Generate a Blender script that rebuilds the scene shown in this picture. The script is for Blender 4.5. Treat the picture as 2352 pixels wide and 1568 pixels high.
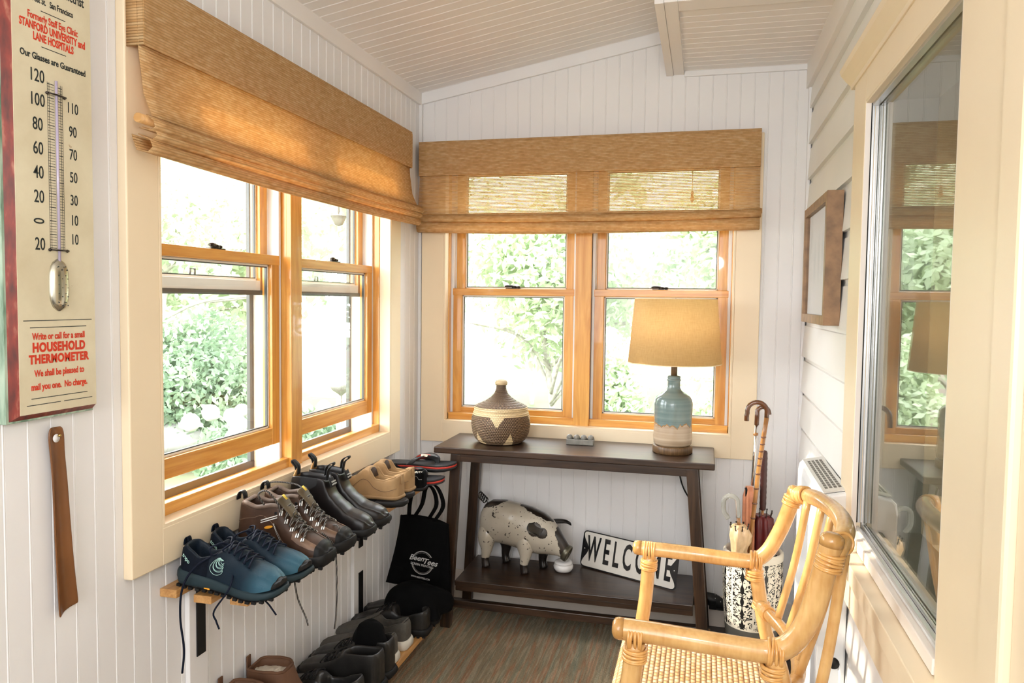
import bpy, bmesh, math, random
from mathutils import Vector, Matrix, Euler
random.seed(7)
for o in list(bpy.data.objects): bpy.data.objects.remove(o)
SCN = bpy.context.scene
COL = SCN.collection
# ------------------------------------------------------------------ camera
cam_d = bpy.data.cameras.new('camera'); cam = bpy.data.objects.new('camera', cam_d); COL.objects.link(cam)
cam_d.sensor_width = 36.0; cam_d.lens = 36.0*1750.62/2352.0; cam_d.clip_start = 0.05; cam_d.clip_end = 200
R3 = Matrix(((0.96956536, 0.24451516, 0.01246367), (0.02530182, -0.04943389, -0.99845686), (-0.24352172, 0.96838454, -0.05411606)))
rt, dn, fw = R3[0], R3[1], R3[2]
cam.matrix_world = Matrix(((rt[0], -dn[0], -fw[0], 1.23438), (rt[1], -dn[1], -fw[1], -3.2), (rt[2], -dn[2], -fw[2], 1.33), (0, 0, 0, 1)))
SCN.camera = cam
# ------------------------------------------------------------------ light
SCN.view_settings.view_transform = 'Standard'; SCN.view_settings.look = 'None'
SCN.view_settings.gamma = 1.0; SCN.view_settings.use_curve_mapping = False
SCN.view_settings.exposure = 0.22
world = bpy.data.worlds.new('world'); SCN.world = world; world.use_nodes = True
wn = world.node_tree.nodes; wl = world.node_tree.links; wn.clear()
wo = wn.new('ShaderNodeOutputWorld'); wb = wn.new('ShaderNodeBackground'); wl.new(wb.outputs[0], wo.inputs[0])
wb.inputs[0].default_value = (0.92, 0.965, 1.0, 1); wb.inputs[1].default_value = 11.0
def light(name, kind, loc, energy, color=(1, 1, 1), **kw):
    d = bpy.data.lights.new(name, kind); d.energy = energy; d.color = color
    for k, v in kw.items(): setattr(d, k, v)
    o = bpy.data.objects.new(name, d); o.location = loc; COL.objects.link(o); return o
sun = light('sun', 'SUN', (-6, -2, 5), 5.0, (1.0, 0.9, 0.74), angle=0.02)
SUN_DIR = Vector((1.0, 0.13, -0.54)).normalized()      # the way the sunlight travels
sun.rotation_euler = SUN_DIR.to_track_quat('-Z', 'Y').to_euler()
# the photographer's flash, held up by the camera
light('flash', 'POINT', (1.33, -3.25, 1.66), 18.5, (0.98, 0.985, 1.0), shadow_soft_size=0.05)
# added fill light behind the camera, softly brightening the room from the front
b_ = light('rear_fill', 'AREA', (0.75, -4.6, 1.55), 35.0, (0.96, 0.98, 1.0), shape='RECTANGLE', size=1.3, size_y=1.3)
b_.rotation_euler = (math.radians(90), 0, 0)

# ------------------------------------------------------------------ helpers
def put(o, label=None, cat=None, group=None, kind=None):
    if label: o['label'] = label
    if cat: o['category'] = cat
    if group: o['group'] = group
    if kind: o['kind'] = kind
    return o
def empty(name, label=None, cat=None, loc=(0, 0, 0), rot=(0, 0, 0), group=None, kind=None, sc=1.0):
    o = bpy.data.objects.new(name, None); o.empty_display_size = 0.05
    o.location = loc; o.rotation_euler = rot; o.scale = (sc, sc, sc); COL.objects.link(o)
    return put(o, label, cat, group, kind)
class MB:
    """collects shapes, then links them as ONE mesh object"""
    def __init__(s): s.v = []; s.f = []; s.sm = []
    def add(s, vs, fs, smooth=False):
        b = len(s.v); s.v += [tuple(v) for v in vs]
        for f in fs: s.f.append(tuple(i+b for i in f)); s.sm.append(smooth)
    def box(s, x0, x1, y0, y1, z0, z1, M=None):
        vs = [Vector((x, y, z)) for x in (x0, x1) for y in (y0, y1) for z in (z0, z1)]
        if M is not None: vs = [M @ v for v in vs]
        s.add(vs, [(0, 1, 3, 2), (4, 6, 7, 5), (0, 4, 5, 1), (2, 3, 7, 6), (0, 2, 6, 4), (1, 5, 7, 3)]); return s
    def bar(s, a, b, w, h, up=(0, 0, 1)):
        a = Vector(a); b = Vector(b); d = (b-a).normalized(); u = Vector(up)
        x = d.cross(u).normalized(); u = x.cross(d)
        vs = [p + x*i*w/2 + u*j*h/2 for p in (a, b) for i, j in ((-1, -1), (1, -1), (1, 1), (-1, 1))]
        s.add(vs, [(0, 1, 2, 3), (7, 6, 5, 4), (0, 4, 5, 1), (1, 5, 6, 2), (2, 6, 7, 3), (3, 7, 4, 0)]); return s
    def tube(s, pts, r, n=10, cap=True, closed=False):
        P = [Vector(p) for p in pts]; m = len(P)
        rs = r if isinstance(r, (list, tuple)) else [r]*m
        rings = []; prev = None
        for i in range(m):
            if closed: t = P[(i+1) % m]-P[i-1]
            else: t = P[min(i+1, m-1)]-P[max(i-1, 0)]
            if t.length < 1e-9: t = Vector((0, 0, 1))
            t.normalize()
            if prev is None:
                a = Vector((0, 0, 1)) if abs(t.z) < .9 else Vector((1, 0, 0)); x = t.cross(a).normalized()
            else:
                x = prev - t*prev.dot(t)
                x = x.normalized() if x.length > 1e-6 else t.orthogonal().normalized()
            prev = x; y = t.cross(x)
            rings.append([P[i]+(x*math.cos(2*math.pi*k/n)+y*math.sin(2*math.pi*k/n))*rs[i] for k in range(n)])
        vs = [v for R in rings for v in R]; fs = []
        for i in range(m if closed else m-1):
            j = (i+1) % m
            for k in range(n):
                l = (k+1) % n; fs.append((i*n+k, i*n+l, j*n+l, j*n+k))
        s.add(vs, fs, True)
        if cap and not closed:
            s.add(rings[0], [tuple(range(n))[::-1]]); s.add(rings[-1], [tuple(range(n))])
        return s
    def lathe(s, prof, c=(0, 0, 0), n=32, M=None, smooth=True):
        """prof: list of (r, z)"""
        vs = []
        for r, z in prof:
            for k in range(n):
                a = 2*math.pi*k/n; v = Vector((c[0]+r*math.cos(a), c[1]+r*math.sin(a), c[2]+z))
                vs.append(M @ v if M is not None else v)
        fs = [(i*n+k, i*n+(k+1) % n, (i+1)*n+(k+1) % n, (i+1)*n+k) for i in range(len(prof)-1) for k in range(n)]
        s.add(vs, fs, smooth)
        if prof[0][0] > 1e-5: s.add(vs[:n], [tuple(range(n))[::-1]])
        if prof[-1][0] > 1e-5: s.add(vs[-n:], [tuple(range(n))])
        return s
    def prism(s, poly, f0, f1, h0, h1=None):
        """poly: list of 2-D points; f0/f1 map (a, b) to 3-D at either face"""
        n = len(poly); A = [f0(*p) for p in poly]; B = [f1(*p) for p in poly]
        s.add(A+B, [tuple(range(n))[::-1], tuple(range(n, 2*n))]+[(i, (i+1) % n, n+(i+1) % n, n+i) for i in range(n)]); return s
    def grid(s, rows, smooth=True, closeu=False, flip=False):
        nr = len(rows); nc = len(rows[0]); fs = []
        for i in range(nr-1):
            for j in range(nc if closeu else nc-1):
                k = (j+1) % nc; q = (i*nc+j, i*nc+k, (i+1)*nc+k, (i+1)*nc+j); fs.append(q[::-1] if flip else q)
        s.add([v for r in rows for v in r], fs, smooth); return s
    def ball(s, c, r, n=10, sc=(1, 1, 1)):
        prof = [(r*math.sin(math.pi*i/n), -r*math.cos(math.pi*i/n)) for i in range(n+1)]
        b = len(s.v); m = max(8, n*2)
        vs = [(c[0]+p*math.cos(2*math.pi*k/m)*sc[0], c[1]+p*math.sin(2*math.pi*k/m)*sc[1], c[2]+z*sc[2]) for p, z in prof for k in range(m)]
        s.add(vs, [(i*m+k, i*m+(k+1) % m, (i+1)*m+(k+1) % m, (i+1)*m+k) for i in range(n) for k in range(m)], True); return s
    def build(s, name, mat, parent=None, bevel=0, sub=0, solid=0, weld=False):
        me = bpy.data.meshes.new(name); me.from_pydata(s.v, [], s.f); me.polygons.foreach_set('use_smooth', s.sm)
        bm = bmesh.new(); bm.from_mesh(me)
        bmesh.ops.remove_doubles(bm, verts=bm.verts, dist=1e-6) if weld or any(s.sm) else None
        bmesh.ops.recalc_face_normals(bm, faces=bm.faces); bm.to_mesh(me); bm.free()
        me.materials.append(mat); o = bpy.data.objects.new(name, me); COL.objects.link(o)
        if parent: o.parent = parent
        if solid: md = o.modifiers.new('solid', 'SOLIDIFY'); md.thickness = solid; md.offset = 0
        if bevel:
            md = o.modifiers.new('bevel', 'BEVEL'); md.width = bevel; md.segments = 2; md.limit_method = 'ANGLE'; md.angle_limit = math.radians(40)
        if sub: md = o.modifiers.new('sub', 'SUBSURF'); md.levels = sub; md.render_levels = sub
        return o
def box(name, mat, x0, x1, y0, y1, z0, z1, parent=None, bevel=0.0015, M=None):
    return MB().box(x0, x1, y0, y1, z0, z1, M).build(name, mat, parent, bevel)
def struct(o): o['kind'] = 'structure'; return o
def smooth_path(pts, n=8, closed=False):
    P = [Vector(p) for p in pts]; out = []; m = len(P)
    rng = range(m if closed else m-1)
    for i in rng:
        p0 = P[i-1] if (i > 0 or closed) else P[0]*2-P[1]
        p1 = P[i]; p2 = P[(i+1) % m]; p3 = P[(i+2) % m] if (i+2 < m or closed) else P[-1]*2-P[-2]
        for k in range(n):
            t = k/n; t2 = t*t; t3 = t2*t
            out.append(0.5*((2*p1)+(-p0+p2)*t+(2*p0-5*p1+4*p2-p3)*t2+(-p0+3*p1-3*p2+p3)*t3))
    if not closed: out.append(P[-1])
    return out
def lerp_tab(tab, t):
    for (a, va), (b, vb) in zip(tab, tab[1:]):
        if t <= b:
            k = 0 if b == a else max(0, (t-a)/(b-a)); k = k*k*(3-2*k)*.5+k*.5
            if isinstance(va, (tuple, list)): return [x+(y-x)*k for x, y in zip(va, vb)]
            return va+(vb-va)*k
    return tab[-1][1]
def text(name, s, mat, M, size, parent=None, depth=0.0004, align='CENTER', sx=1.0, bold=0.0, space=1.0, shear=0.0):
    cu = bpy.data.curves.new(name, 'FONT'); cu.body = s; cu.size = size; cu.extrude = depth; cu.offset = bold
    cu.align_x = align; cu.align_y = 'CENTER'; cu.space_character = space; cu.resolution_u = 3; cu.shear = shear
    t = bpy.data.objects.new(name+'_c', cu); COL.objects.link(t)
    bpy.context.view_layer.update(); dg = bpy.context.evaluated_depsgraph_get()
    me = bpy.data.meshes.new_from_object(t.evaluated_get(dg)); bpy.data.objects.remove(t)
    me.transform(M @ Matrix.Diagonal((sx, 1, 1, 1))); me.name = name
    me.materials.clear(); me.materials.append(mat)
    o = bpy.data.objects.new(name, me); COL.objects.link(o)
    if parent: o.parent = parent
    return o
def basis(o, x, y, z):
    """matrix whose columns are the given axes, at o"""
    x, y, z, o = map(Vector, (x, y, z, o))
    return Matrix(((x[0], y[0], z[0], o[0]), (x[1], y[1], z[1], o[1]), (x[2], y[2], z[2], o[2]), (0, 0, 0, 1)))

# ------------------------------------------------------------------ materials
class NT:
    def __init__(s, name):
        s.m = bpy.data.materials.new(name); s.m.use_nodes = True; s.t = s.m.node_tree; s.n = s.t.nodes; s.l = s.t.links
        s.b = s.n['Principled BSDF']; s.out = s.n['Material Output']; s.tc = s.n.new('ShaderNodeTexCoord')
    def node(s, k, **kw):
        n = s.n.new('ShaderNode'+k)
        for a, v in kw.items():
            if a in n.inputs: n.inputs[a].default_value = v
            else: setattr(n, a, v)
        return n
    def link(s, a, b): s.l.new(a, b)
    def mapping(s, scale=(1, 1, 1), rot=(0, 0, 0), coord='Object'):
        m = s.node('Mapping'); m.inputs['Scale'].default_value = scale; m.inputs['Rotation'].default_value = rot
        s.link(s.tc.outputs[coord], m.inputs[0]); return m.outputs[0]
    def noise(s, vec, scale=5, detail=4, rough=.5, dist=0):
        n = s.node('TexNoise'); n.inputs['Scale'].default_value = scale; n.inputs['Detail'].default_value = detail
        n.inputs['Roughness'].default_value = rough; n.inputs['Distortion'].default_value = dist
        s.link(vec, n.inputs['Vector']); return n.outputs['Fac']
    def ramp(s, fac, stops, interp='LINEAR'):
        r = s.node('ValToRGB'); cr = r.color_ramp; cr.interpolation = interp
        while len(cr.elements) < len(stops): cr.elements.new(0.5)
        for e, (p, c) in zip(cr.elements, stops): e.position = p; e.color = (*c, 1) if len(c) == 3 else c
        s.link(fac, r.inputs[0]); return r.outputs[0]
    def math(s, op, a, b=None, clamp=False):
        n = s.node('Math', operation=op); n.use_clamp = clamp
        for i, v in enumerate((a, b)):
            if v is None: continue
            if isinstance(v, (int, float)): n.inputs[i].default_value = v
            else: s.link(v, n.inputs[i])
        return n.outputs[0]
    def mix(s, fac, a, b, mode='MIX'):
        n = s.node('Mix', data_type='RGBA', blend_type=mode)
        for i, v in ((0, fac), (6, a), (7, b)):
            if isinstance(v, (int, float)): n.inputs[i].default_value = v
            elif isinstance(v, tuple): n.inputs[i].default_value = (*v, 1)
            else: s.link(v, n.inputs[i])
        return n.outputs[2]
    def bump(s, h, strength=.3, dist=.001):
        b = s.node('Bump'); b.inputs['Strength'].default_value = strength; b.inputs['Distance'].default_value = dist
        s.link(h, b.inputs['Height']); s.link(b.outputs[0], s.b.inputs['Normal'])
    def color(s, c):
        if isinstance(c, tuple): s.b.inputs['Base Color'].default_value = (*c, 1)
        else: s.link(c, s.b.inputs['Base Color'])
    def rough(s, r):
        if isinstance(r, (int, float)): s.b.inputs['Roughness'].default_value = r
        else: s.link(r, s.b.inputs['Roughness'])
def plain(name, c, rough=.5, var=.08, scale=12, metal=0, coat=0, bump=0, bscale=200, spec=None):
    t = NT(name); f = t.noise(t.mapping(), scale, 5)
    a = tuple(max(0, x*(1-var)) for x in c); b = tuple(min(1, x*(1+var)) for x in c)
    t.color(t.ramp(f, [(.3, a), (.7, b)])); t.rough(rough); t.b.inputs['Metallic'].default_value = metal
    t.b.inputs['Coat Weight'].default_value = coat
    if spec is not None: t.b.inputs['Specular IOR Level'].default_value = spec
    if bump: t.bump(t.noise(t.mapping(), bscale, 3), bump, .001)
    return t.m
def wood(name, dark, light, axis='Z', rough=.4, scale=1.0, coat=0.0, bump=.1, contrast=(.35, .65)):
    t = NT(name); s = {'X': (1.2, 14, 14), 'Y': (14, 1.2, 14), 'Z': (14, 14, 1.2)}[axis]
    v = t.mapping(tuple(x*scale for x in s)); f = t.noise(v, 2.2, 6, .55, 1.2)
    s2 = {'X': (3, 160, 160), 'Y': (160, 3, 160), 'Z': (160, 160, 3)}[axis]
    g = t.noise(t.mapping(tuple(x*scale for x in s2)), 1.5, 3)
    m = t.math('ADD', t.math('MULTIPLY', f, .75), t.math('MULTIPLY', g, .25))
    t.color(t.ramp(m, [(contrast[0], dark), (contrast[1], light)])); t.rough(rough); t.b.inputs['Coat Weight'].default_value = coat
    t.bump(g, bump, .0006); return t.m
M = {}
M['white'] = plain('white_paint', (.82, .805, .80), .45, .02, 3, bump=.04, bscale=60)
M['ceil'] = plain('ceiling_paint', (.84, .80, .765), .5, .02, 3, bump=.04, bscale=60)
M['lap'] = plain('siding_paint', (.82, .80, .76), .4, .02, 4, bump=.05, bscale=60)
M['cream'] = plain('cream_paint', (.86, .71, .50), .4, .025, 4, bump=.05, bscale=80)
M['creamL'] = plain('pale_jamb_paint', (.88, .79, .70), .4, .02, 4)
for a in 'XYZ':
    M['pine'+a] = wood('orange_pine_'+a.lower(), (.58, .235, .030), (.80, .42, .095), a, .33, 1.0, .35, .1)
    M['darkwood'+a] = wood('dark_walnut_'+a.lower(), (.010, .0050, .0028), (.060, .029, .014), a, .36, 1.2, .12, .25)
    M['shelfwood'+a] = wood('oiled_shelf_wood_'+a.lower(), (.42, .20, .06), (.68, .38, .14), a, .45, 1.2, .1)
M['liner'] = plain('white_vinyl_liner', (.78, .79, .80), .35, .02)
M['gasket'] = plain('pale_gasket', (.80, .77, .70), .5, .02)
M['black'] = plain('black_fabric', (.0028, .0028, .0030), .95, .3, 30, spec=.12)
M['blackrubber'] = plain('black_rubber', (.0055, .0055, .006), .6, .2, 30, bump=.2, bscale=300, spec=.3)
M['blackmetal'] = plain('black_metal', (.012, .012, .012), .38, .1, metal=.3)
M['bronze'] = plain('dark_bronze_metal', (.05, .04, .035), .3, .1, metal=.8)
M['alu'] = plain('aluminium_track', (.62, .62, .62), .3, .05, metal=.85)
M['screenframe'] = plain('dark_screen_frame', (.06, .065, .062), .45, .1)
M['ink'] = plain('black_ink', (.012, .018, .018), .6, .1)
M['redink'] = plain('red_ink', (.62, .035, .008), .6, .1)
M['chrome'] = plain('chrome', (.75, .74, .72), .12, .02, metal=1)
def glass_mat(name, ior, tint=(1, 1, 1), rough=0.0):
    m = bpy.data.materials.new(name); m.use_nodes = True; n = m.node_tree.nodes; l = m.node_tree.links; n.clear()
    o = n.new('ShaderNodeOutputMaterial'); mx = n.new('ShaderNodeMixShader'); fr = n.new('ShaderNodeFresnel'); 
    ge = n.new('ShaderNodeNewGeometry'); mr = n.new('ShaderNodeMapRange'); l.new(ge.outputs['Backfacing'], mr.inputs[0]); mr.inputs[3].default_value = ior; mr.inputs[4].default_value = 1/ior; l.new(mr.outputs[0], fr.inputs[0])
    tr = n.new('ShaderNodeBsdfTransparent'); tr.inputs[0].default_value = (*tint, 1); gl = n.new('ShaderNodeBsdfGlossy'); gl.inputs['Roughness'].default_value = rough
    l.new(fr.outputs[0], mx.inputs[0]); l.new(tr.outputs[0], mx.inputs[1]); l.new(gl.outputs[0], mx.inputs[2]); l.new(mx.outputs[0], o.inputs[0]); return m
M['glass'] = glass_mat('window_glass', 1.35)
M['glassI'] = glass_mat('interior_pane_glass', 1.8, (.80, .82, .78))

def blind_mat(name, across, alpha=.0, gap=0.0):
    """woven reeds; reeds run along `across`, stacked in Z"""
    t = NT(name); sep = t.node('SeparateXYZ'); t.link(t.tc.outputs['Object'], sep.inputs[0])
    z = sep.outputs[2]; a = sep.outputs[0 if across == 'X' else 1]
    row = t.math('FRACT', t.math('MULTIPLY', z, 165))                       # one reed every 6 mm
    rowi = t.math('FLOOR', t.math('MULTIPLY', z, 165))
    prof = t.math('SINE', t.math('MULTIPLY', row, math.pi))
    st = t.math('SINE', t.math('MULTIPLY', t.math('ADD', a, t.math('MULTIPLY', rowi, .0018)), 2*math.pi/.0042))
    stitch = t.math('ADD', t.math('MULTIPLY', st, .5), .5)
    cmb = t.node('CombineXYZ'); t.link(t.math('MULTIPLY', a, 34), cmb.inputs[0]); t.link(t.math('MULTIPLY', rowi, 3.7), cmb.inputs[1])
    rn = t.noise(cmb.outputs[0], 1.0, 2)
    base = t.ramp(rn, [(.30, (.66, .38, .145)), (.5, (.80, .52, .235)), (.70, (.90, .68, .37))])
    dark = t.math('MULTIPLY', t.math('SUBTRACT', 1.0, prof), t.math('ADD', t.math('MULTIPLY', stitch, .55), .35), True)
    col = t.mix(t.math('MULTIPLY', dark, .72), base, (.34, .16, .045))
    col = t.mix(t.math('MULTIPLY', t.math('GREATER_THAN', stitch, .72), t.math('MULTIPLY', prof, .35)), col, (.90, .66, .36))
    t.color(col); t.rough(.62)
    t.bump(t.math('ADD', prof, t.math('MULTIPLY', stitch, .4)), .8, .0015)
    tr = t.node('BsdfTranslucent'); t.link(t.mix(.3, col, (.95, .60, .24)), tr.inputs[0])
    mx = t.node('MixShader'); mx.inputs[0].default_value = .42; t.link(t.b.outputs[0], mx.inputs[1]); t.link(tr.outputs[0], mx.inputs[2])
    res = mx
    if gap:
        tp = t.node('BsdfTransparent'); m2 = t.node('MixShader')
        g = t.math('MULTIPLY', t.math('LESS_THAN', prof, gap), t.math('GREATER_THAN', stitch, .12)); t.link(g, m2.inputs[0])
        t.link(mx.outputs[0], m2.inputs[1]); t.link(tp.outputs[0], m2.inputs[2]); res = m2
    t.link(res.outputs[0], t.out.inputs[0]); return t.m
M['blindX0'] = blind_mat('woven_reed_dense_x', 'X'); M['blindX'] = blind_mat('woven_reed_x', 'X', gap=.52); M['blindY'] = blind_mat('woven_reed_y', 'Y')

# ------------------------------------------------------------------ the room
W = 1.62; PER = .0535
# bead profile across one board: (offset, relief)
BEAD = [(0, 0), (.0006, -.0006), (.0014, -.0006), (.0024, .0006), (.0036, .0010), (.0048, .0006), (.0058, -.0006), (.0066, -.0006), (.0072, 0)]
def bead_panel(mb, u0, u1, lo, hi, f, ph=0.0):
    """beaded boards between u0 and u1; lo/hi(u) give the ends; f(u, v, relief) -> 3-D"""
    us = [u0, u1]; k = math.floor((u0-ph)/PER)-1
    prof = []
    while ph+k*PER < u1+PER:
        for o, r in BEAD: prof.append((ph+k*PER+o, r))
        k += 1
    def rel(u):
        for (a, ra), (b, rb) in zip(prof, prof[1:]):
            if a <= u <= b: return ra+(rb-ra)*(u-a)/max(b-a, 1e-9)
        return 0
    pts = [(u0, rel(u0))]+[(u, r) for u, r in prof if u0 < u < u1]+[(u1, rel(u1))]
    rows = [[f(u, lo(u), r) for u, r in pts], [f(u, hi(u), r) for u, r in pts]]
    mb.grid(rows, smooth=False)
def zc(x): return 2.228+.185*x
Fl = lambda u, v, r: (r, u, v)
Fb = lambda u, v, r: (u, -r, v)
YR = -4.9
c_ = lambda k: (lambda u: k)
LW0, LW1, BW0, BW1, WZ0, WZ1 = -1.70, -.37, .122, 1.35, .79, 1.94
m = MB()
bead_panel(m, YR, LW0, c_(0), c_(2.24), Fl, -.9165); bead_panel(m, LW0, LW1, c_(0), c_(WZ0), Fl, -.9165)
bead_panel(m, LW0, LW1, c_(WZ1), c_(2.24), Fl, -.9165); bead_panel(m, LW1, 0, c_(0), c_(2.24), Fl, -.9165)
m.box(-.16, -.006, YR, LW0, -.3, 2.4).box(-.16, -.006, LW1, .16, -.3, 2.4).box(-.16, -.006, LW0, LW1, -.3, WZ0).box(-.16, -.006, LW0, LW1, WZ1, 2.4)
struct(m.build('wall_left', M['white']))
m = MB()
bead_panel(m, 0, BW0, c_(0), zc, Fb, .012); bead_panel(m, BW0, BW1, c_(0), c_(WZ0), Fb, .012)
bead_panel(m, BW0, BW1, c_(WZ1), zc, Fb, .012); bead_panel(m, BW1, W, c_(0), zc, Fb, .012)
m.box(0, BW0, .006, .16, -.3, 2.6).box(BW1, 1.9, .006, .16, -.3, 2.6).box(BW0, BW1, .006, .16, -.3, WZ0).box(BW0, BW1, .006, .16, WZ1, 2.6)
struct(m.build('wall_back', M['white']))
m = MB()
Fc = lambda u, v, r: (v, u, zc(v)-r)
bead_panel(m, YR, 0, c_(0), c_(W), Fc, -.9835)
m.prism([(-.2, zc(-.2)+.004), (1.95, zc(1.95)+.004), (1.95, 2.75), (-.2, 2.75)], lambda a, b: (a, YR, b), lambda a, b: (a, .16, b), 0)
struct(m.build('ceiling', M['ceil']))
m = MB(); m.box(-.16, 1.95, YR-.1, .16, -.12, 0)
tf = NT('floor_boards'); fv = tf.mapping((1, 1, 1))
tf.color(tf.ramp(tf.noise(tf.mapping((14, 1.5, 14)), 2, 5), [(.3, (.02, .013, .01)), (.7, (.06, .035, .022))])); tf.rough(.4)
struct(m.build('floor', tf.m))
struct(box('wall_rear', M['white'], -.16, 1.95, YR-.15, YR, 0, 2.7))
# right wall: lapped boards outside the interior window opening
RY0, RY1, RZ0, RZ1 = -1.90, -1.18, .775, 1.82
def lap(mb, y0, y1, z0, z1, x=W):
    e = .137; k = math.floor((z0-.03)/e)
    while .03+k*e < z1:
        a = max(z0, .03+k*e); b = min(z1, .03+(k+1)*e)
        if b-a > .001:
            t0 = (a-(.03+k*e))/e; t1 = (b-(.03+k*e))/e
            def X(t): return x-.010+.010*t if t < .86 else x-.0014+.0014+(t-.86)*.0
            pts = [(X(t0), a)]
            if t0 < .86 < t1: pts += [(x-.010+.0086, .03+(k+.86)*e), (x+.004, .03+(k+.875)*e)]
            pts += [(x+.004 if t1 > .86 else X(t1), b)]
            mb.grid([[(p[0], y0, p[1]) for p in pts], [(p[0], y1, p[1]) for p in pts]], smooth=False)
            mb.add([(pts[-1][0], y0, b), (pts[-1][0], y1, b), (x-.010, y1, b), (x-.010, y0, b)], [(0, 1, 2, 3)])
        k += 1
m = MB(); lap(m, RY1, 0, 0, 2.17); lap(m, YR, RY0, 0, 2.17); lap(m, RY0, RY1, 0, RZ0); lap(m, RY0, RY1, RZ1, 2.17)
m.box(W+.006, W+.14, RY1, .1, -.1, 2.7).box(W+.006, W+.14, YR, RY0, -.1, 2.7).box(W+.006, W+.14, RY0, RY1, -.1, RZ0).box(W+.006, W+.14, RY0, RY1, RZ1, 2.7)
struct(m.build('wall_right', M['lap']))
struct(box('trim_1', M['ceil'], 1.598, W+.01, YR, 0, 2.165, 2.6)); bpy.data.objects['trim_1']['label'] = 'cream frieze board at the top of the right wall'
# crown strips, corner posts, baseboards
struct(MB().box(-.001, .012, YR, -.002, 2.178, 2.232).build('trim_2', M['ceil'], bevel=.002))
m = MB(); m.prism([(.005, 2.180), (1.075, 2.180+.185*1.07), (1.075, 2.232+.185*1.07), (.005, 2.229)], lambda a, b: (a, -.014, b), lambda a, b: (a, -.0005, b), 0)
struct(m.build('trim_3', M['white'], bevel=.0015))
struct(box('trim_4', M['white'], .0, .014, -.014, -.0005, 0, 2.18)); struct(box('trim_5', M['white'], 1.606, 1.619, -.022, -.0005, 0, 2.245))
# soffit box over the right side
SX, SY = 1.07, -.765
struct(box('trim_6', M['ceil'], SX, 1.60, SY, -.0005, 2.258, 2.60, bevel=.001)); bpy.data.objects['trim_6']['label'] = 'dropped soffit box under the sloping ceiling'
m = MB(); bead_panel(m, SY+.07, 0, c_(SX+.06), c_(1.60), lambda u, v, r: (v, u, 2.2575-r), -.9835)
struct(m.build('trim_7', M['ceil']))
m = MB(); m.box(SX-.008, SX+.02, SY-.01, -.0005, 2.243, 2.262).box(SX+.0205, SX+.062, SY-.008, -.0005, 2.246, 2.262).box(SX+.0625, 1.60, SY-.008, SY+.072, 2.246, 2.262)
struct(m.build('trim_8', M['ceil'], bevel=.001))
struct(box('trim_9', M['white'], SX+.063, 1.60, -.012, -.0005, 2.236, 2.2585))
struct(box('baseboard_back', M['creamL'], .015, W-.015, -.016, -.0005, 0, .125)); struct(box('baseboard_left', M['white'], .0005, .014, YR, -.02, 0, .10))

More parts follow.
